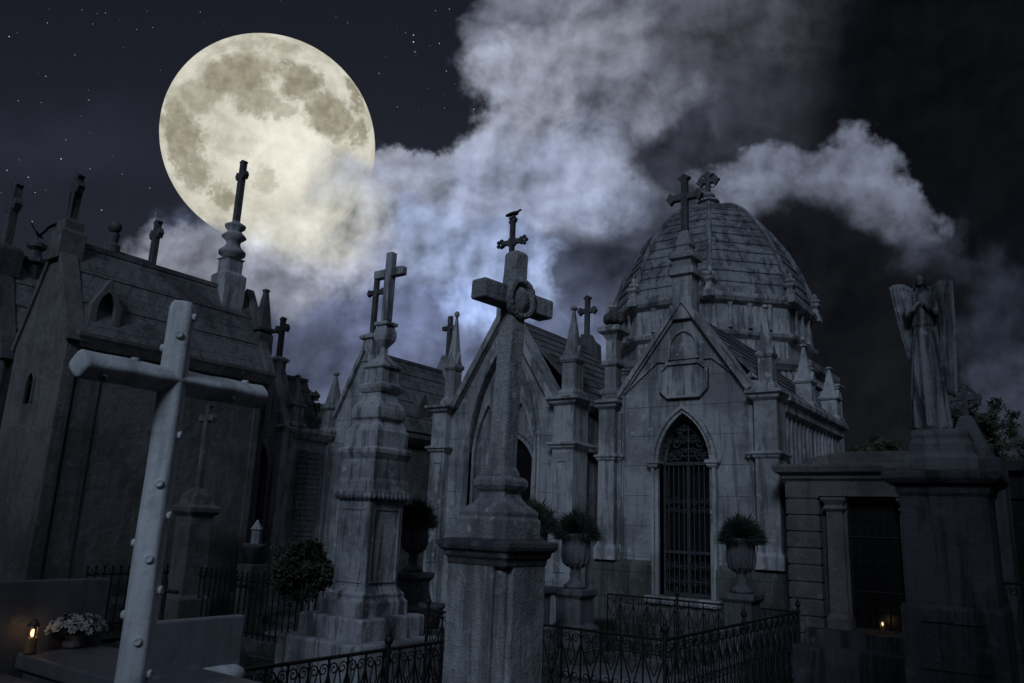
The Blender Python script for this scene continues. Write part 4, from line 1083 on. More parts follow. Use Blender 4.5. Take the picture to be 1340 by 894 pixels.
def at_shaft(py):
    z1 = ztop
    while z1 > .3:
        qv = CM.transposed() @ (axis_pt(z1)-EYE)
        if 447-FPX*qv.y/-qv.z > py: break
        z1 -= .004
    return axis_pt(z1), .058+(.045-.058)*z1/ztop
for py, n_ in ((440, frt), (566, -side), (568, side), (632, frt), (674, side), (710, -side), (729, frt), (770, side), (805, -side), (835, frt), (880, side), (414, side), (455, -side)):
    p, r_ = at_shaft(py); knob(p+n_*(r_-.004), n_)
for t, n_ in ((.25, Vector((0, 0, 1))), (.12, frt+Vector((0, 0, -1))), (.88, Vector((0, 0, 1))), (.8, frt+Vector((0, 0, -1)))):
    knob(a0.lerp(a1, t)+n_.normalized()*.038, n_)
part('rock_base', MB().rings([[(wx-.1+(r_+.03*math.sin(a*3+z*9))*math.cos(a), wy+(r_+.03*math.cos(a*4+z*7))*math.sin(a), z) for a in [2*math.pi*i/12 for i in range(12)]] for r_, z in ((.34, -.05), (.33, .2), (.26, .5), (.16, .7), (.1, .75))]), S['slab'], T, bevel=.02)

# ================================================================== STATUE ON DARK PEDESTAL (right)
cS = at(1238, 630, 5.3); SX, SY = cS.x, cS.y
zs_f = lambda py: zat(SX, SY, py)
kx = 5.3/FPX/2
T = thing('statue_pedestal', (SX, SY, 0), 'tall dark granite pedestal with projecting cap carrying the winged statue', 'pedestal')
ps = lambda pts: MB().rect(SX, SX, SY, SY, [(w_*kx, zs_f(p)) for w_, p in pts])
part('lower_die', MB().rect(SX, SX, SY, SY, [(112*kx, 0), (112*kx, zs_f(796)), (106*kx, zs_f(790))]), S['ped'], T, bevel=.01)
part('die', ps([(100, 792), (98, 650)]), S['ped'], T, bevel=.01)
part('cap', ps([(96, 654), (104, 648), (106, 640), (122, 636), (132, 630), (132, 622), (90, 618)]), S['ped'], T, bevel=.008)
part('upper_base', ps([(84, 619), (86, 612), (86, 602), (76, 598), (72, 594), (72, 584), (64, 578), (66, 572), (62, 565)]), S['clay'], T, bevel=.008)
part('panel', MB().band([(SX-.17, .86), (SX-.17, zs_f(812)), (SX+.17, zs_f(812)), (SX+.17, .86)], 0, .02, SY-112*kx-.012, SY-112*kx+.01, closed=True), S['ped'], T)
T = thing('angel_statue', (SX, SY, zs_f(565)), 'weathered stone angel in a long pleated robe with raised wings, on the dark pedestal', 'statue')
cSt = at(1222, 480, 5.3)
# facing turns the figure towards the visitor
BM = Matrix.Translation((SX-.06, SY, 0)) @ Matrix.Rotation(R(6), 4, 'Z') @ Matrix.Diagonal((.84, 1, 1, 1))
zh = zs_f(563); mb = MB()
def robe(lv, n=48):
    rings = []
    for py, rx, ry, fold in lv:
        z = zs_f(py)
        rings.append([((rx*(1+fold*math.sin(9*a+math.sin(2*a)*1.4+z*1.5)))*math.cos(a), (ry*(1+fold*math.sin(9*a+math.sin(2*a)*1.4+z*1.5)))*math.sin(a), z) for a in [2*math.pi*i/n for i in range(n)]])
    return rings
mb.rings(robe([(565, .125, .11, .02), (560, .145, .125, .14), (545, .135, .12, .16), (520, .125, .11, .15), (490, .11, .1, .13), (460, .096, .088, .11), (440, .082, .075, .08), (428, .072, .062, .03), (424, .075, .064, .02), (410, .082, .068, .04), (395, .092, .066, .03), (386, .094, .058, .02), (382, .065, .045, 0), (379, .036, .036, 0), (372, .03, .032, 0)]), M=BM)
mb.rings([[(r_*math.cos(a), r_*.85*math.sin(a), z) for a in [2*math.pi*i/32 for i in range(32)]] for r_, z in ((.074, zs_f(427)), (.083, zs_f(426)), (.083, zs_f(423)), (.074, zs_f(422)))], M=BM)
hz = zs_f(367)
mb.ell((0, -.018, hz), (.04, .047, .055), 20, 14, M=BM)                      # head bowed slightly
mb.ell((0, -.066, hz-.008), (.008, .012, .014), 8, 6, M=BM)                  # nose
mb.ell((0, -.055, hz-.035), (.017, .012, .012), 8, 6, M=BM)                  # chin
mb.ell((0, -.058, hz+.013), (.028, .008, .006), 10, 6, M=BM)                 # brow
for s_ in (-1, 1):
    mb.tube([(s_*.085, 0, zs_f(388)), (s_*.105, -.01, zs_f(400)), (s_*.1, -.03, zs_f(412)), (s_*.06, -.085, zs_f(407)), (s_*.02, -.1, zs_f(399))], [.032, .034, .03, .022, .014], 10, M=BM)
    for f_ in range(4):
        mb.tube([(s_*(.02-.004*f_), -.1, zs_f(401)-.01+f_*.008), (s_*.004, -.108, zs_f(396)-.004+f_*.008), (-s_*.008, -.106, zs_f(394)+f_*.008)], .006, 6, M=BM)
part('body', mb, S['statue'], T, remesh=.007, label='robed body with hands folded on the breast')
mb = MB()
mb.ell((0, .004, hz+.014), (.046, .046, .05), 18, 12, M=BM)
for i in range(10):
    a = math.pi*(i+.5)/10; mb.ell((.043*math.cos(a), .012+.03*math.sin(a), hz-.02+.01*math.sin(i*2)), (.014, .014, .03), 8, 6, M=BM)
part('hair', mb, S['statue'], T, remesh=.006)
for s_ in (-1, 1):
    mb = MB()
    nu, nv = 36, 22; rg = []
    zt0, zb0_ = zs_f(366), zs_f(474 if s_ < 0 else 506)
    for v_ in range(nv+1):
        t = v_/nv; z_c = zt0+(zb0_-zt0)*t
        xi = .03; xo = (.245-.1*t**1.2 if s_ < 0 else .25-.04*t**1.5)
        row = []
        for side_ in (0, 1):
            for u_ in range(nu+1):
                w_ = u_/nu if side_ == 0 else 1-u_/nu
                ridge = .5+.5*math.cos(w_*2*math.pi*7+t*1.2)
                rows_ = .5+.5*math.cos(t*2*math.pi*4+w_*3) if t < .45 else 0
                th = (.02+.02*ridge+.016*rows_)*(1-.45*t)*min(1, 5*(1-w_)+.25)
                zz_ = z_c-.075*(1-w_)**2*(1-t)+.02*math.sin(w_*math.pi)*(1-t)+.10*w_*t*(-1 if s_ > 0 else 1)*.6+.01*math.cos(w_*2*math.pi*7)*t
                row.append((s_*(xi+(xo-xi)*w_), .075+.03*w_+(-th if side_ == 0 else th*.6), zz_))
        rg.append(row)
    mb.rings(rg, M=BM)
    part('wing', mb, S['statue'], T, smooth=True)

# ================================================================== CROSS ON PEDESTAL BY THE BROWN WALL
x6 = xar+.45; y6, z6m = yat(x6, 257, 664)
z6 = lambda py: zat(x6, y6, py)
T = thing('wall_side_cross', (x6, y6, 0), 'small dark stone cross on a square pedestal against the brown mausoleum wall', 'cross')
part('pedestal', MB().rect(x6, x6, y6, y6, [(.24, 0), (.24, .5), (.17, .55), (.17, z6(676)), (.23, z6(670)), (.24, z6(664)), (.17, z6(660)), (.15, z6(648)), (.1, z6(642)), (.06, z6(638))]), S['browntrim'], T, bevel=.008)
roof_cross(T, x6, y6, z6(640), z6(530)-z6(640), .16, .042, S['browntrim'], .02, armz=.84)

# ================================================================== GRAVES IN THE LEFT FOREGROUND
e1 = at(146, 757, 4.6); x7, y7e = e1.x, e1.y
y7s = yat(x7, -40, 800)[0]
tz = .84
yt0 = gnd(0, 850, tz)
T = thing('box_tomb', (x7+.8, (y7e+y7s)/2, 0), 'raised grave with smooth headstone panel, carrying the flowers and the lit candle', 'grave')
part('headstone', MB().box(x7-.07, x7, y7s, y7e, 0, e1.z), S['slab'], T, bevel=.008)
part('table', MB().box(x7+.004, x7+1.5, yt0.y+.02, y7e+.0, tz-.08, tz), S['slab'], T, bevel=.01)
part('side_walls', MB().box(x7+.03, x7+1.46, yt0.y+.06, y7e-.04, 0, tz-.083), S['slab'], T)
T = thing('low_tomb', (x7+.8, y7s, 0), 'plain dark slab grave lying below the candlelit grave at the lower left corner', 'grave')
part('lid', MB().box(x7+.004, x7+1.6, yt0.y-.9, yt0.y-.01, tz-.2, tz-.1), S['slab'], T, bevel=.01)
part('side_walls', MB().box(x7+.03, x7+1.55, yt0.y-.86, yt0.y-.03, 0, tz-.203), S['slab'], T)
e2 = at(322, 805, 4.2); x8, y8e = e2.x, e2.y; y8s = yat(x8, 196, 812)[0]
T = thing('white_headstone_grave', (x8+.6, y8e-.3, 0), 'grave with pale upright slab right of the white log cross, holding the marble pillow', 'grave')
part('headstone', MB().box(x8-.06, x8, y8s, y8e, 0, e2.z), S['white_slab'], T, bevel=.01)
part('table', MB().box(x8+.004, x8+1.3, y8s+.02, y8e-.02, 0, .74), S['slab'], T, bevel=.01)
pp = gnd(272, 893, .745); 
T = thing('marble_pillow', (pp.x, pp.y, .74), 'rounded white marble pillow lying at the foot of the pale upright slab', 'grave ornament')
mb = MB(); M_ = Matrix.Translation((pp.x, pp.y, .79))
mb.rings([[(x*s_*(1-.12*math.cos(y*0)), y*s_, z) for x, y in [( .15*math.copysign(abs(math.cos(a))**.5, math.cos(a)), .17*math.copysign(abs(math.sin(a))**.5, math.sin(a))) for a in [2*math.pi*i/32 for i in range(32)]]] for s_, z in ((.7, -.05), (.95, -.035), (1, -.005), (.93, .02), (.7, .045), (.3, .055))], M=M_)
part('pillow', mb, S['paint'], T, smooth=True)
ic = at(212, 800, 4.9)
zi = lambda py: zat(ic.x, ic.y, py)
T = thing('iron_grave_cross', (ic.x, ic.y, 0), 'thin rusty iron cross standing just right of the white log cross', 'cross')
part('post', MB().tube([(ic.x, ic.y, 0), (ic.x, ic.y, zi(758))], .014, 8), S['rust'], T)
part('arm', MB().tube([(ic.x-.14, ic.y-.0, zi(773)), (ic.x+.14, ic.y, zi(773))], .012, 8), S['rust'], T)

# candles
def candle(p, label, h=.15, first=None):
    if first: return copy_tree(first, None, label, p)
    T = thing('grave_candle', p, label, 'candle', 'lit grave candles')
    x, y, z = p
    part('glass', MB().lathe(x, y, [(.026, z), (.03, z+.01), (.028, z+.075), (.024, z+.085)], 16), S['wax'], T, smooth=True)
    part('flame', MB().ell((x, y, z+.105), (.011, .011, .02), 12, 8), S['flame'], T, smooth=True)
    mb = MB()
    for k in range(4):
        a = k*math.pi/2; mb.tube([(x+.024*math.cos(a), y+.024*math.sin(a), z+.08), (x+.022*math.cos(a), y+.022*math.sin(a), z+.14)], .003, 5)
    mb.lathe(x, y, [(.03, z+.138), (.028, z+.15), (.012, z+.17), (.004, z+.175)], 12)
    part('cap', mb, S['brass'], T)
    L = bpy.data.objects.new('flame_light', bpy.data.lights.new('flame_light', 'POINT')); col.objects.link(L)
    L.data.energy = .16; L.data.color = (1, .55, .25); L.data.shadow_soft_size = .03; L.parent = T; L.location = (.0, -.0, .125)
    return T
cp = gnd(38, 856, tz); cp.x = max(cp.x, x7+.09)
c1_ = candle((cp.x, cp.y, tz+.001), 'lit candle in a small capped holder beside the white flowers')
c2_ = copy_tree(c1_, None, 'lit candle on the doorstep of the flat-roofed mausoleum', CANDLE2)

# flowers
fp = gnd(95, 848, tz); 
T = thing('flower_bouquet', (fp.x, fp.y, tz), 'bunch of white funeral flowers in a low vase on the raised grave', 'flowers')
rs = random.Random(21)
part('vase', MB().lathe(fp.x, fp.y, [(.05, tz+.002), (.06, tz+.02), (.045, tz+.05), (.06, tz+.07)], 16), S['slab'], T, smooth=True)
mb = MB()
for i in range(90):
    a = rs.uniform(0, 6.28); e_ = rs.uniform(-.2, 1.3); r_ = rs.uniform(.06, .13)
    c_ = Vector((fp.x+r_*math.cos(a)*math.cos(e_), fp.y+r_*math.sin(a)*math.cos(e_), tz+.09+r_*.8*math.sin(e_)))
    d_ = Vector((math.cos(a), math.sin(a), rs.uniform(-.6, .4))).normalized(); u_ = d_.cross(Z).normalized()*.012
    mb.add([c_-u_*.2, c_+d_*.025-u_, c_+d_*.06, c_+d_*.025+u_], [(0, 1, 2, 3)])
lf = part('leaves', mb, S['leaf'], T); lf['kind'] = 'stuff'
bl = None
for i in range(34):
    a = i*2.399; e_ = math.asin(min(1, .02+.98*((i+.5)/34))); r_ = .115
    c_ = Vector((r_*1.25*math.cos(a)*math.cos(e_), r_*1.25*math.sin(a)*math.cos(e_), .1+r_*.62*math.sin(e_)))
    if bl is None:
        mb = MB()
        for ring, (n_, L_, up) in enumerate(((7, .03, .3), (6, .024, .8), (4, .016, 1.5))):
            for k in range(n_):
                b_ = 2*math.pi*k/n_+ring*.4; d_ = Vector((math.cos(b_), math.sin(b_), up)).normalized(); u_ = Vector((-math.sin(b_), math.cos(b_), 0))*L_*.42
                mb.add([Vector((0, 0, 0)), d_*L_*.5-u_, d_*L_+Vector((0, 0, .002)), d_*L_*.5+u_], [(0, 1, 2, 3)])
        mb.v = [v+Vector(T.location) for v in mb.v]
        bl = o = part('blossom', mb, S['petal'], T)
    else:
        o = bl.copy(); col.objects.link(o); o.parent = T
    o.location = c_; s_ = rs.uniform(.8, 1.25); o.scale = (s_, s_, s_)
    o.rotation_euler = (c_-Vector((0, 0, .05))).to_track_quat('Z', 'Y').to_euler()

# ================================================================== URNS WITH PLANTS
def plant_blades(mb, c, rad, hgt, n, rs):
    for i in range(n):
        a = rs.uniform(0, 6.283); e_ = math.asin(rs.random()**.75)+.02
        L_ = rs.uniform(.68, 1.0)*(1+.1*math.sin(a*3+1)+.08*math.sin(a*7+e_*5))+(.12 if rs.random() < .03 else 0)
        tip = Vector((math.cos(a)*math.cos(e_)*rad*L_, math.sin(a)*math.cos(e_)*rad*L_, math.sin(e_)*hgt*L_-.03*math.cos(e_)))
        b_ = tip*.3; m_ = b_.lerp(tip, .55)+Vector((0, 0, hgt*.07))
        d_ = (tip-b_).normalized(); u_ = d_.cross(Vector((rs.uniform(-1, 1), rs.uniform(-1, 1), .3))).normalized()*.005
        b_ += c; m_ += c; tip += c
        mb.add([b_-u_*.5, b_+u_*.5, m_+u_, tip, m_-u_], [(0, 1, 2, 4), (4, 2, 3)])
def urn(p, label):
    x, y, z = p
    T = thing('planted_urn', p, label, 'planter', 'stone urns with tufted plants')
    part('pedestal', MB().rect(x, x, y, y, [(.2, z), (.2, z+.2), (.15, z+.24), (.15, z+.5), (.19, z+.54), (.19, z+.6)]), S['clay'], T, bevel=.008)
    part('bowl', MB().lathe(x, y, [(.12, z+.602), (.13, z+.63), (.09, z+.66), (.05, z+.7), (.065, z+.74), (.045, z+.79), (.08, z+.83), (.13, z+.87), (.15, z+.95), (.155, z+1.05), (.16, z+1.12), (.19, z+1.15), (.19, z+1.18), (.16, z+1.185), (.14, z+1.14)], 32), S['clay'], T, smooth=True)
    mb = MB()
    for k in range(14):
        a = 2*math.pi*k/14; mb.tube([(x+r_*math.cos(a), y+r_*math.sin(a), zz_) for r_, zz_ in ((.085, z+.83), (.135, z+.875), (.155, z+.95), (.158, z+1.04))], [.012, .016, .014, .005], 5)
    part('gadroons', mb, S['clay'], T)
    mb = MB(); plant_blades(mb, Vector((x, y, z+1.12)), .31, .35, 4500, random.Random(4))
    t_ = part('plant', mb, S['grass'], T); return T
def urn_at(px, py_rim, depth, label, first=None):
    p = at(px, py_rim, depth); z = p.z-1.17
    if first is None: return urn((p.x, p.y, z), label)
    return copy_tree(first, None, label, (p.x, p.y, z))
u1 = urn_at(969, 706, 8.7, 'tufted plant in a stone urn right of the iron gate')
urn_at(754, 700, 8.7, 'tufted plant in a stone urn between the granite cross and the iron gate', u1)
urn_at(697, 690, 8.0, 'tufted plant in an urn mostly hidden behind the granite cross base', u1)
urn_at(544, 684, 9.4, 'tufted plant in an urn just right of the tall stepped monument', u1)
# plinths under the urns (their own ground blocks)
for o in list(col.objects):
    if o.name.startswith('planted_urn') and o.location.z > .02:
        x, y, z = o.location
        b_ = part('footing', MB().box(x-.24, x+.24, y-.24, y+.24, 0, z-.002), S['plinth'], None, bevel=.01, org=(x, y, z))
        b_.parent = o; b_.location = (0, 0, 0)
for (px, py, dp, lb) in ((563, 822, 8.6, 'empty tapered stone flowerpot beside the stepped monument'), (331, 738, 10.2, 'dark pot with pale lantern by the grid-panel chapel door')):
    p = at(px, py, dp); T = thing('flowerpot', (p.x, p.y, 0), lb, 'flowerpot')
    x, y = p.x, p.y; z = max(p.z, .02)
    part('stand', MB().rect(x, x, y, y, [(.14, 0), (.14, z)]), S['plinth'], T, bevel=.01)
    part('pot', MB().lathe(x, y, [(.09, z), (.13, z+.2), (.15, z+.22), (.15, z+.26), (.12, z+.26), (.11, z+.2)], 20), S['dark'], T, smooth=True)
    if px < 400:
        part('lantern', MB().lathe(x, y, [(.06, z+.24), (.06, z+.42), (.08, z+.44), (.03, z+.52), (.01, z+.56)], 6), S['trim'], T)
    else:
        part('plant', MB().box(x-.02, x+.02, y-.02, y+.02, z+.1, z+.2), S['soil'], T)

# ================================================================== IRON FENCES
def pst(parent, p, h, r=.016, name='post'):
    x, y, z = p
    mb = MB().tube([(x, y, z), (x, y, z+h)], r, 8).ell((x, y, z+h+.03), (r*1.9, r*1.9, r*2.2), 10, 8).lathe(x, y, [(r*1.6, z+h-.06), (r*1.6, z+h-.03)], 8)
    mb.lathe(x, y, [(r*.9, z+h+.05), (r*1.2, z+h+.07), (.002, z+h+.13)], 8)
    return part(name, mb, S['iron'], parent)
def lattice_run(parent, p0, p1, z0, z1, pitch=.19):
    """panel of crossing bars with paired scrolls, as one part"""
    p0, p1 = Vector(p0), Vector(p1); u = (p1-p0); L = u.length; u.normalize(); n_ = max(2, round(L/pitch)); st_ = L/n_
    part('rail', MB().tube([p0+Z*z1, p1+Z*z1], .012, 6), S['iron'], parent)
    part('rail', MB().tube([p0+Z*(z0+.05), p1+Z*(z0+.05)], .01, 6), S['iron'], parent)
    mb = MB(); H = z1-z0
    for i in range(n_):
        a = p0+u*st_*i; b_ = a+u*st_
        mb.tube([a+Z*(z0+.05), b_+Z*(z1-.1)], .0065, 4); mb.tube([b_+Z*(z0+.05), a+Z*(z1-.1)], .0065, 4)
        mb.tube([a+Z*(z0+.02), a+Z*z1], .008, 4)
        for s_ in (-1, 1):
            scroll(mb, a+u*(st_*(.5+s_*.24))+Z*(z1-.07), u*s_, Z, .042, 1.4, .0055, 1, 4, 12)
            scroll(mb, a+u*(st_*(.5+s_*.25))+Z*(z0+H*.5), u*s_, Z, .045, 1.3, .005, -1, 4, 10)
            scroll(mb, a+u*(st_*(.5+s_*.22))+Z*(z0+H*.2), u*s_, Z, .04, 1.3, .005, 1, 4, 10)
            mb.tube([a+u*(st_*.5)+Z*(z0+H*.62), a+u*(st_*(.5+s_*.2))+Z*(z0+H*.72), a+u*(st_*(.5+s_*.1))+Z*(z0+H*.84), a+u*(st_*.5)+Z*(z0+H*.9)], .005, 4)
    part('scroll_panel', mb, S['iron'], parent)
def spear_run(parent, p0, p1, z0, z1, pitch=.11):
    p0, p1 = Vector(p0), Vector(p1); u = (p1-p0); L = u.length; u.normalize(); n_ = round(L/pitch)
    part('rail', MB().tube([p0+Z*(z1-.12), p1+Z*(z1-.12)], .014, 6), S['iron'], parent)
    part('rail', MB().tube([p0+Z*(z0+.1), p1+Z*(z0+.1)], .014, 6), S['iron'], parent)
    mb = MB()
    for i in range(n_+1):
        p = p0+u*(L*i/n_); mb.tube([p+Z*z0, p+Z*(z1-.05)], .009, 4); mb.tube([p+Z*(z1-.06), p+Z*(z1-.03), p+Z*z1], [.008, .02, .001], 4)
        if i < n_:
            c_ = p+u*(L/n_*.5)
            mb.tube([p+Z*(z1-.12), c_+Z*(z1-.06), p+u*(L/n_)+Z*(z1-.12)], .006, 4)
    part('bars', mb, S['iron'], parent)

fc0 = at(870, 838, 6.0); zf = fc0.z
tR = cut(fc0, (0, 1, 0), px=1056); tL = cut(fc0, (1, 0, 0), px=560)
A_ = Vector((fc0.x, fc0.y, 0)); tR = min(tR, yE-.87-fc0.y); B_ = A_+Vector((0, tR, 0)); C_ = A_+Vector((tL, 0, 0)); D_ = C_+Vector((0, tR, 0))
T = thing('scrollwork_fence', (fc0.x-1, fc0.y+.5, 0), 'low black iron scrollwork fence round the plot in front of the gated chapel', 'fence')
for p0, p1 in ((A_, B_), (C_, A_), (D_, B_)): lattice_run(T, p0, p1, .08, zf)
for p in (A_, B_, A_.lerp(C_, .5), B_.lerp(D_, .3), B_.lerp(D_, .6), A_.lerp(B_, .5), C_): pst(T, p, zf+.05)
part('kerb', MB().box(C_.x-.06, A_.x+.06, A_.y-.06, A_.y+.06, -.05, .08), S['plinth'], T, bevel=.01)
part('kerb', MB().box(A_.x-.06, A_.x+.06, A_.y+.065, B_.y+.06, -.05, .08), S['plinth'], T, bevel=.01)
part('kerb', MB().box(D_.x-.06, A_.x-.065, B_.y-.06, B_.y+.06, -.05, .08), S['plinth'], T, bevel=.01)

q1 = at(508, 850, 5.4); zf2 = q1.z
ta_, tb_ = cut(q1, (0, 1, 0), px=318), cut(q1, (0, 1, 0), px=600)
T = thing('plot_fence', (q1.x, q1.y, 0), 'black iron fence with scrolls and spiked post below the stepped monument', 'fence')
lattice_run(T, (q1.x, q1.y+ta_, 0), (q1.x, q1.y+tb_, 0), .1, zf2, .16)
pst(T, (q1.x, q1.y, 0), zf2+.03); pst(T, (q1.x, q1.y+tb_, 0), zf2+.03)
part('kerb', MB().box(q1.x-.06, q1.x+.06, q1.y+ta_, q1.y+tb_, -.05, .09), S['plinth'], T, bevel=.01)

q2 = at(425, 758, 9.0)
xs0 = max(q2.x+cut(q2, (1, 0, 0), px=205), xar+.12)
T = thing('spear_railing', (q2.x, q2.y, 0), 'dark railing of close spear-topped iron bars left of the stepped monument', 'fence')
spear_run(T, (xs0, q2.y, 0), (q2.x+.1, q2.y, 0), .1, q2.z)
pst(T, (xs0, q2.y, 0), q2.z+.02); pst(T, (q2.x+.1, q2.y, 0), q2.z+.02)
yl_ = yat(xs0, 122, 700)[0]
spear_run(T, (xs0, max(yl_, yA-.3), 0), (xs0, q2.y-.05, 0), .1, q2.z)
part('kerb', MB().box(xs0-.08, q2.x+.15, q2.y-.08, q2.y+.08, -.05, .14), S['plinth'], T, bevel=.01)

q3 = at(1345, 765, 6.6)
T = thing('right_edge_fence', (q3.x, q3.y, 0), 'piece of black scrollwork fence at the right edge, beside the statue pedestal', 'fence')
lattice_run(T, (q3.x-.55, q3.y, 0), (q3.x+.8, q3.y, 0), .1, q3.z, .2)
pst(T, (q3.x-.55, q3.y, 0), q3.z+.05)
part('kerb', MB().box(q3.x-.6, q3.x+.9, q3.y-.07, q3.y+.07, -.05, .1), S['plinth'], T, bevel=.01)
# low grave beds
for (px, py, dx, dy, lb) in ((800, 880, .9, .45, 'low stone grave bed inside the scrollwork fence'), (300, 800, .7, .5, 'low grave bed behind the spear railing')):
    p = gnd(px, py, .2) if px > 500 else Vector((q2.x-.6, q2.y+.55, 0))
    T = thing('grave_bed', (p.x, p.y, 0), lb, 'grave')
    part('kerb', MB().rect(p.x-dx, p.x+dx, p.y-dy, p.y+dy, [(0.05, -.05), (.05, .14), (0, .16)]), S['slab'], T, bevel=.01)
    part('lid', MB().rect(p.x-dx, p.x+dx, p.y-dy, p.y+dy, [(-.1, .163), (-.1, .2), (-.14, .22)]), S['white_slab'], T, bevel=.01)

# ================================================================== BUSH AND TREES
def leaf_cloud(mb, c, r, n, size, rs, shell=.5, squash=1.):
    for i in range(n):
        d_ = Vector((rs.gauss(0, 1), rs.gauss(0, 1), rs.gauss(0, 1))).normalized()
        rr = (shell+(1-shell)*rs.random()**.7)
        p = Vector(c)+Vector((d_.x*r*rr, d_.y*r*rr, d_.z*r*rr*squash))
        a = Vector((rs.uniform(-1, 1), rs.uniform(-1, 1), rs.uniform(-1, 1))).normalized(); b_ = a.orthogonal().normalized()
        s_ = size*rs.uniform(.6, 1.3)
        mb.add([p-a*s_, p+b_*s_*.45, p+a*s_, p-b_*s_*.45], [(0, 1, 2, 3)])
b0 = at(398, 722, 8.9)
T = thing('round_bush', (b0.x, b0.y, 0), 'rounded leafy bush beside the left face of the stepped monument', 'bush')
rs = random.Random(9); mb = MB()
for i in range(130):
    d_ = Vector((rs.gauss(0, 1), rs.gauss(0, 1), rs.gauss(0, 1))).normalized()*.22
    leaf_cloud(mb, (b0.x+d_.x*rs.uniform(.6, 1.75), b0.y+d_.y*rs.uniform(.6, 1.6), max(.2, b0.z-.2+d_.z*rs.uniform(.6, 1.25)+.05*math.sin(d_.x*30))), rs.uniform(.04, .12), 110, .024, rs, .2)
part('leaves', mb, S['leaf'], T)
mb = MB().tube([(b0.x, b0.y, 0), (b0.x+.02, b0.y, b0.z-.1)], [.03, .02], 6)
for i in range(6):
    a = i*1.05; mb.tube([(b0.x, b0.y, b0.z-.35), (b0.x+.1*math.cos(a), b0.y+.1*math.sin(a), b0.z-.15), (b0.x+.18*math.cos(a), b0.y+.18*math.sin(a), b0.z-.03)], [.015, .01, .005], 5)
part('trunk', mb, S['bark'], T)
def tree(px, py_top, depth, rad, label, seed, name='evergreen_tree', sq=1.1, n=60):
    top = at(px, py_top, depth); x, y, zt_ = top; rs = random.Random(seed)
    T = thing(name, (x, y, 0), label, 'tree')
    c0 = zt_-rad*sq
    mb = MB().tube([(x, y, -.1), (x+.05, y, c0*.5), (x, y, c0)], [.16, .12, .06], 8)
    for i in range(9):
        a = rs.uniform(0, 6.28); e_ = rs.uniform(.1, 1.3)
        mb.tube([(x, y, c0-rad*.6), (x+.4*rad*math.cos(a), y+.4*rad*math.sin(a), c0-.1*rad), (x+.8*rad*math.cos(a)*math.cos(e_), y+.8*rad*math.sin(a)*math.cos(e_), c0+.7*rad*math.sin(e_))], [.06, .04, .015], 5)
    part('trunk', mb, S['bark'], T)
    mb = MB()
    for i in range(n):
        d_ = Vector((rs.gauss(0, 1), rs.gauss(0, 1), rs.gauss(0, 1))).normalized()*rad*rs.uniform(.35, .95)
        leaf_cloud(mb, (x+d_.x, y+d_.y, c0+d_.z*sq), rad*rs.uniform(.1, .25), 110, .07, rs, .2, .8)
    part('crown', mb, S['leaf'], T)
tree(406, 497, 19, 1.3, 'dark leafy tree showing between the two chapels left of the stepped monument', 31)
tree(1262, 516, 20, 1.1, 'dark tree just right of the statue, behind the wheel cross', 32)
tree(1318, 545, 21, 1.6, 'wider dark tree at the right edge of the view', 33)
tree(1375, 520, 24, 2.0, 'tree half cut off by the right picture edge', 36)
tree(1140, 566, 19, .9, 'low dark tree above the roof of the flat-roofed mausoleum', 34)
tree(1210, 572, 22, 1.1, 'dark tree seen behind the foot of the statue', 35)

# ================================================================== BIRDS
def bird(p, label, yaw, spread, s_=1.0, name='bird'):
    M_ = Matrix.Translation(p) @ Matrix.Rotation(yaw, 4, 'Z') @ Matrix.Scale(s_, 4)
    T = MB()
    T.rings([[(x, r_*math.cos(a), z+r_*.9*math.sin(a)) for a in [2*math.pi*i/10 for i in range(10)]] for x, r_, z in ((-.19, .012, -.015), (-.13, .022, -.005), (-.06, .045, 0), (.02, .052, .01), (.08, .038, .035), (.105, .026, .06), (.13, .028, .075), (.155, .02, .075), (.165, .008, .072), (.195, .003, .068))], M=M_)
    for q_ in (-1, 1):
        T.tube([(.01, q_*.02, -.04), (.015, q_*.02, -.1)], .005, 5, M=M_)
        T.tube([(.015, q_*.02, -.1), (.045, q_*.025, -.1)], .004, 5, M=M_)
        if spread:
            w = [(.06, .03, .02, -.05), (.05, .12, .12, -.05), (.05, .2, .24, -.06), (.0, .29, .34, -.1), (-.06, .38, .42, -.09)]
        else:
            w = [(.07, .04, .02, .0), (.03, .055, .015, -.06), (-.05, .05, .005, -.1), (-.14, .03, -.01, -.165), (-.19, .012, -.015, -.2)]
        if spread:
            T.rings([[(x, q_*yy_, z), (x-.03, q_*yy_, z+.012), (x+c_-.06, q_*yy_, z), (x-.03, q_*yy_, z-.008)] for x, yy_, z, c_ in w], M=M_)
        else:
            T.rings([[(x, q_*(yy_+.006), z+.03), (x, q_*(yy_+.012), z), (x, q_*(yy_+.004), z-.02), (x, q_*(yy_-.01), z)] for x, yy_, z, c_ in w], M=M_)
    o = part(name, T, S['bird'], None, org=p, smooth=True)
    props(o, label, 'bird'); return o
bird((BIRD1[0], BIRD1[1], BIRD1[2]), 'dark bird with both wings raised, on the finial at far left', R(-56), True, .6)
bird((BIRD2[0], BIRD2[1], BIRD2[2]+.03), 'small bird perched on top of the ornate middle chapel cross', R(10), False, .8)

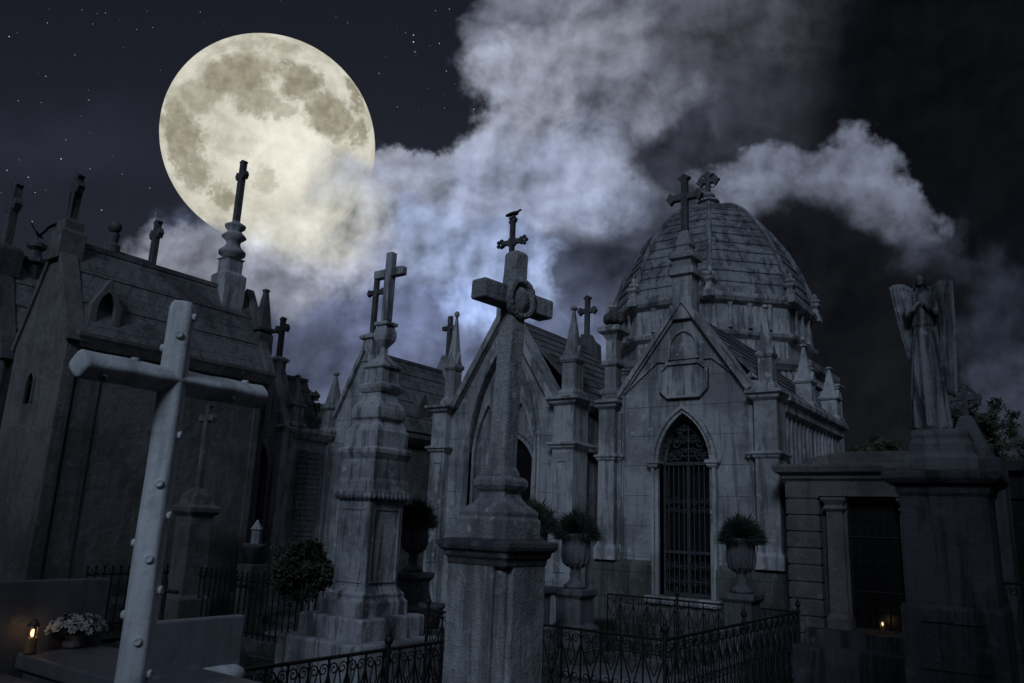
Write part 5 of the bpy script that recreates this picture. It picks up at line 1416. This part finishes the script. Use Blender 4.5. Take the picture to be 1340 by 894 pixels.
# ================================================================== ADDED SHADE ROW, UNSEEN BEHIND THE VISITOR (heights set to darken the lower half)
pe = Vector((-SUN_DIR.y, SUN_DIR.x, 0)).normalized(); 
if pe.x < 0: pe = -pe
hb = SUN_DIR*5.0
rs = random.Random(2); mb = MB()
for i in range(-13, 14):
    c_ = hb+pe*(i*2.0+1.0); pc_ = i*2+1.0; H_ = 5.2 if -3.2 < pc_ < -.2 else ((8.8 if pc_ < -3 else 7.0) if pc_ < 1.9 else 12)
    H_ += rs.uniform(-.3, .3)
    mb.rings([[(c_.x+r_*math.cos(a)*(1+.06*math.sin(5*a+z)), c_.y+r_*math.sin(a)*(1+.06*math.sin(5*a+z)), z) for a in [2*math.pi*k/14 for k in range(14)]] for r_, z in ((.5, 0), (1.2, .6), (1.45, H_*.4), (1.3, H_*.75), (.9, H_*.93), (.2, H_))])
hd = part('added_shade_row', mb, S['leaf'], smooth=True, org=hb)
props(hd, 'added unseen row of cypress shapes behind the viewpoint, blocking the key light', 'added_shade_row', kind='stuff')

rs = random.Random(77); mb = MB()
for i in range(2600):
    p = gnd(rs.uniform(150, 1340), rs.uniform(790, 960)); 
    s_ = rs.uniform(.008, .03); a = rs.uniform(0, 6.28); z0_ = gh(p.x, p.y)+.001
    if 8.2 < p.y < 9.4: z0_ = .062
    mb.rings([[(p.x+s_*k*math.cos(a+j*1.256)*(1+.3*math.sin(j*2+i)), p.y+s_*k*.8*math.sin(a+j*1.256), z0_+h_) for j in range(5)] for k, h_ in ((1, -.004), (.9, s_*.5), (.4, s_*.8))])
o = part('pebbles', mb, S['path']); props(o, 'loose pebbles and grit strewn over the ground', 'pebbles', kind='stuff')
mb = MB()
for i in range(900):
    p = gnd(rs.uniform(560, 1060), rs.uniform(830, 900)) if i % 2 else gnd(rs.uniform(200, 600), rs.uniform(800, 960))
    for j in range(4):
        a = rs.uniform(0, 6.28); h_ = rs.uniform(.04, .16); b_ = Vector((p.x+rs.uniform(-.03, .03), p.y+rs.uniform(-.03, .03), -.05)); u_ = Vector((math.cos(a), math.sin(a), 0))*.006
        t_ = b_+Vector((math.cos(a+1)*h_*.5, math.sin(a+1)*h_*.5, h_+.05))
        mb.add([b_-u_, b_+u_, t_], [(0, 1, 2)])
o = part('weeds', mb, S['grass']); props(o, 'sparse tufts of grass and weeds between the graves', 'weeds', kind='stuff')
